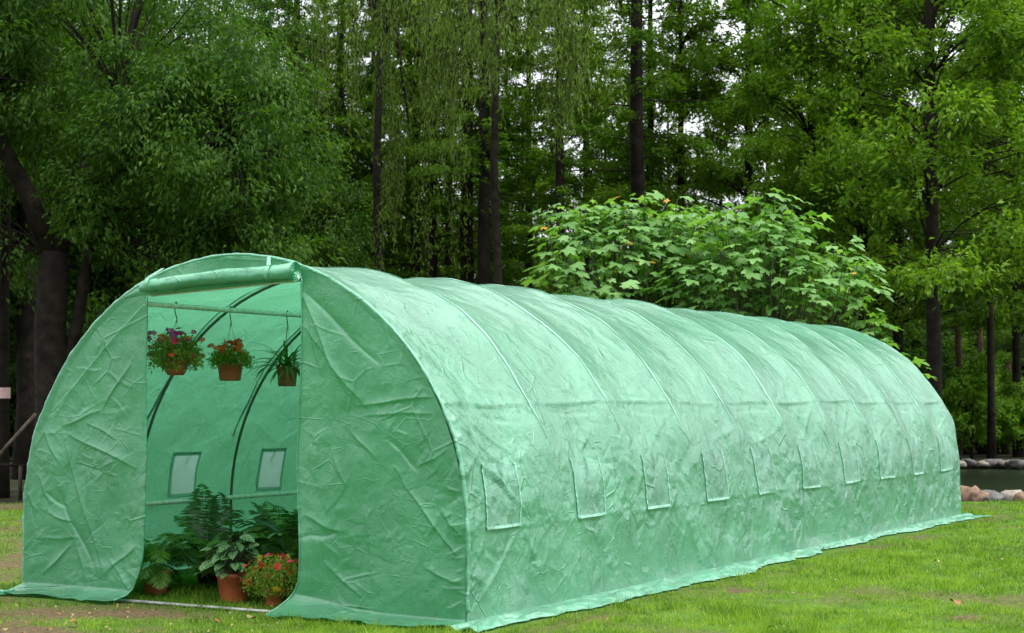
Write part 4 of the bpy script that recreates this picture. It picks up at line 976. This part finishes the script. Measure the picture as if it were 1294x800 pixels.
strap_leaf(t, (0,0,.12), 3.0, .36, .62, .013, 'spider', drop=.9); strap_leaf(t, (0,0,.12), 2.9, .28, .97, .010, 'spider', drop=.12); strap_leaf(t, (.02,0,.12), .2, .34, .72, .014, 'spider', drop=.25)

# pots on the ground
def frond(t, p, az, L, lift, wd, mat, n=14, drop=.9, name='frond'):
    V = []; F = []; q = np.array(p, float); d = np.array([math.cos(az)*(1-lift), math.sin(az)*(1-lift), lift]); d /= np.linalg.norm(d); s = np.array([-math.sin(az), math.cos(az), 0])
    stem = []
    for i in range(n*2+1):
        tt = i/(n*2); stem.append(q.copy())
        if tt > .22:
            ll = wd*math.sin(math.pi*min(.98,(tt-.22)/.78*.86+.12))**.7
            for sg in (-1, 1):
                e = s*sg+d*.55+np.array([0,0,-.28+rnd.gauss(0,.12)]); e /= np.linalg.norm(e); w_ = L*.020
                b = len(V); m_ = q+e*ll*.5; V += [q, m_+d*w_, q+e*ll+np.array([0,0,-.12*ll]), m_-d*w_]; F.append((b,b+1,b+2,b+3))
        q = q+d*L/(n*2); d = d+np.array([0,0,-drop*.8/n]); d /= np.linalg.norm(d)
    for i in range(len(stem)-1):
        b = len(V); V += [stem[i]-s*.0025, stem[i]+s*.0025, stem[i+1]+s*.002, stem[i+1]-s*.002]; F.append((b,b+1,b+2,b+3))
    return link(name, np_mesh(name, np.array(V), np.array(F), M[mat], False, np.full(len(V), rnd.random())), t)
STD = [(.068,0),(.072,.01),(.088,.125),(.094,.128),(.097,.150),(.090,.151),(.084,.128)]
def sc_prof(p, k): return [(a*k, b*k) for a, b in p]
t = empty('potted_fern_palm', (.70,.40,0), 0, 'terracotta pot with feathery dark fern palm, half hidden by the left door panel', 'potted plant', 'potted plants on the grass inside the door')
pot(t, sc_prof(STD, .98), 'clay', soil=(.085,.128))
for i in range(22): frond(t, (rnd.gauss(0,.02), rnd.gauss(0,.02), .13), i*2.4+rnd.random(), rnd.uniform(.30,.45), rnd.uniform(.45,.84), .10, 'fern', drop=rnd.uniform(.9,1.7))
def oval_leaf_mesh(L, wr, mat, seed):
    n = 7; V = []; F = []; lu = []; lv = []
    for i in range(n+1):
        u = i/n; hw = wr*L*.5*math.sin(math.pi*u**.85)**.75 if 0 < u < 1 else .0005
        for k in range(-2, 3):
            v = k/2; V.append((u*L, v*hw, -.35*L*(u-.3)**2+abs(v)*hw*.25)); lu.append(u); lv.append(v)
    F = [(5*i+k, 5*(i+1)+k, 5*(i+1)+k+1, 5*i+k+1) for i in range(n) for k in range(4)]
    me = np_mesh('leaf', np.array(V), np.array(F), M[mat], True, np.full(len(V), random.Random(seed).random()))
    for nm, dt in (('lu', lu), ('lv', lv)): a = me.attributes.new(nm, 'FLOAT', 'POINT'); a.data.foreach_set('value', np.array(dt, dtype=np.float32))
    return me
def leafy(t, meshes, n, rx, z0, z1, seed, stem='twig', smin=.8, smax=1.2, face=-.2, base_z=.12):
    r = random.Random(seed); mb = MB()
    for i in range(n):
        az = i*2.4+r.gauss(0,.3); k = (i+.5)/n; z = z0+(z1-z0)*(1-k**.8)+r.gauss(0,.015); q = rx*(.25+.75*k**.6)*r.uniform(.75,1.1)
        p = np.array([q*math.cos(az), q*math.sin(az), z]); x = np.array([math.cos(az), math.sin(az), face+r.gauss(0,.25)]); x /= np.linalg.norm(x)
        up = np.array([math.cos(az)*.5, math.sin(az)*.5, 1]); up[:2] += (r.gauss(0,.3), r.gauss(0,.3)); y = np.cross(up, x); y /= np.linalg.norm(y); zz = np.cross(x, y); s = r.uniform(smin, smax)
        o = link('leaf', r.choice(meshes), t); o.matrix_local = Matrix([[x[0]*s,y[0]*s,zz[0]*s,p[0]],[x[1]*s,y[1]*s,zz[1]*s,p[1]],[x[2]*s,y[2]*s,zz[2]*s,p[2]],[0,0,0,1]])
        mb.tube([(r.gauss(0,.012), r.gauss(0,.012), base_z), tuple(p*np.array([.4,.4,.75])), tuple(p)], .0022, 3, False)
    mb.build('stems', M[stem], t)
CL = [oval_leaf_mesh(.095, .62, 'calathea', i) for i in range(2)]
t = empty('potted_striped_plant', (1.365,.33,0), 0, 'terracotta pot with pale striped leaves standing in the middle of the doorway', 'potted plant', 'potted plants on the grass inside the door')
pot(t, sc_prof(STD, 1.13), 'clay', soil=(.095,.146))
leafy(t, CL, 70, .15, .17, .38, 4, base_z=.15, smin=.8, smax=1.25)
DL = [oval_leaf_mesh(.2, .32, 'dark', i) for i in range(3)]; BL = [oval_leaf_mesh(.16, .5, 'fern', i+5) for i in range(2)]
def floor_plant(x, y, potk, meshes, n, rx, z0, z1, seed, label, fr=0, name='potted_plant', face=-.1, mat='fern', fl=.5):
    t = empty(name, (x,y,0), 0, label, 'potted plant', 'potted plants on the grass inside the door'); pot(t, sc_prof(STD, potk), 'blackpot', soil=(.085*potk,.128*potk))
    if n: leafy(t, meshes, n, rx, z0, z1, seed, base_z=.12, face=face)
    for i in range(fr): frond(t, (rnd.gauss(0,.02), rnd.gauss(0,.02), .13), i*2.4+rnd.random(), rnd.uniform(fl*.7,fl), rnd.uniform(.48,.88), .13, mat, drop=rnd.uniform(.9,1.7))
    return t
floor_plant(1.02,.80,1.0,BL,40,.20,.14,.38,11,'dark pot with broad green leaves just left behind the striped plant')
floor_plant(1.30,1.05,1.1,DL,0,0,0,0,12,'palm with arching feathery fronds, tallest plant behind the striped one',26,'potted_palm',fl=.62)
floor_plant(1.62,.95,1.2,DL,64,.22,.16,.46,13,'dark glossy leaved plant in a dark pot behind the flowering pot',face=.5)
floor_plant(1.90,1.25,1.2,DL,46,.22,.16,.52,14,'dark glossy plant with upright leaves against the right door edge',face=.9)
floor_plant(.62,1.0,1.0,BL,0,.2,.16,.4,15,'feathery fern behind the left door panel',26,'potted_fern',fl=.55)
floor_plant(1.55,.62,.9,DL,40,.15,.18,.42,16,'low dark leaved plant squeezed between striped plant and flowering pot',8,face=.2,fl=.4)
floor_plant(.95,1.30,1.0,DL,26,.2,.16,.38,17,'leafy plant in the back row below the left window',18,fl=.5,face=.3)
t = empty('potted_flowers', (1.70,.28,0), 0, 'small pot of red and yellow flowers beside the right door panel', 'potted plant', 'potted plants on the grass inside the door')
pot(t, sc_prof(STD, .66), 'clay', soil=(.05,.08)); small_foliage(t, 2600, cloud(.19,.17,.13,.16,.1), .022, 'herb', 9)
for i in range(64):
    a = rnd.uniform(0,6.28); v = rnd.uniform(-.5,1); q = .19*math.sqrt(max(0,1-v*v))*rnd.uniform(.85,1.1); add_flower(t, rnd.choice(('red','red','pink','red','yellow')), (q*math.cos(a), q*math.sin(a)*.9, .16+.135*v), rnd.uniform(.014,.026), rnd)

# ------------------------------------------------------------ fallen leaves
def dry_leaf(px, py, s, mat, i, label):
    d = CAM[2]*FPX/(py-508.3); p = at(px, d, .03); V = []
    for k in range(9):
        a = 2*math.pi*k/9; q = s*(.55+.45*abs(math.cos(a))); V.append((q*math.cos(a), q*math.sin(a)*.7, .3*s*math.sin(a*2+i)))
    mb = MB(); mb.add([(0,0,.15*s)]+V, [(0, k+1, (k+1)%9+1) for k in range(9)]); o = mb.build('fallen_leaf', M[mat]); o.location = p; o.rotation_euler = (.3*math.sin(i),.3*math.cos(i),i*1.3); tag(o, label, 'fallen leaf', 'fallen leaves on the lawn')
special = [(1203,764,.035,'dryleaf','orange fallen leaf on the lawn at lower right'),(1181,712,.028,'dryleaf2','pale yellow fallen leaf on the right lawn'),(98,790,.035,'dryleaf','orange fallen leaf in front of the left panel'),(320,784,.026,'dryleaf2','pale fallen leaf just outside the door sill'),(278,789,.03,'dryleaf','brown fallen leaf in front of the door sill'),(974,797,.03,'dryleaf2','pale fallen leaf at the bottom edge, right of the greenhouse')]
for i, (px, py, s, mt, lb) in enumerate(special): dry_leaf(px, py, s, mt, i, lb)
for i in range(110):
    px, py = (r_.uniform(-40,380), r_.uniform(768,805)) if i < 34 or i > 75 else ((r_.uniform(700,1300), r_.uniform(655,800)) if i < 62 else (r_.uniform(-20,24), r_.uniform(640,740)))
    if i >= 34 and i < 76 and py < 800-(px-640)*.235+14: continue
    dry_leaf(px, py, r_.uniform(.007,.016), 'dryleaf' if r_.random() < .5 else 'dryleaf2', i+10, 'small dry leaf fragment scattered on the grass')
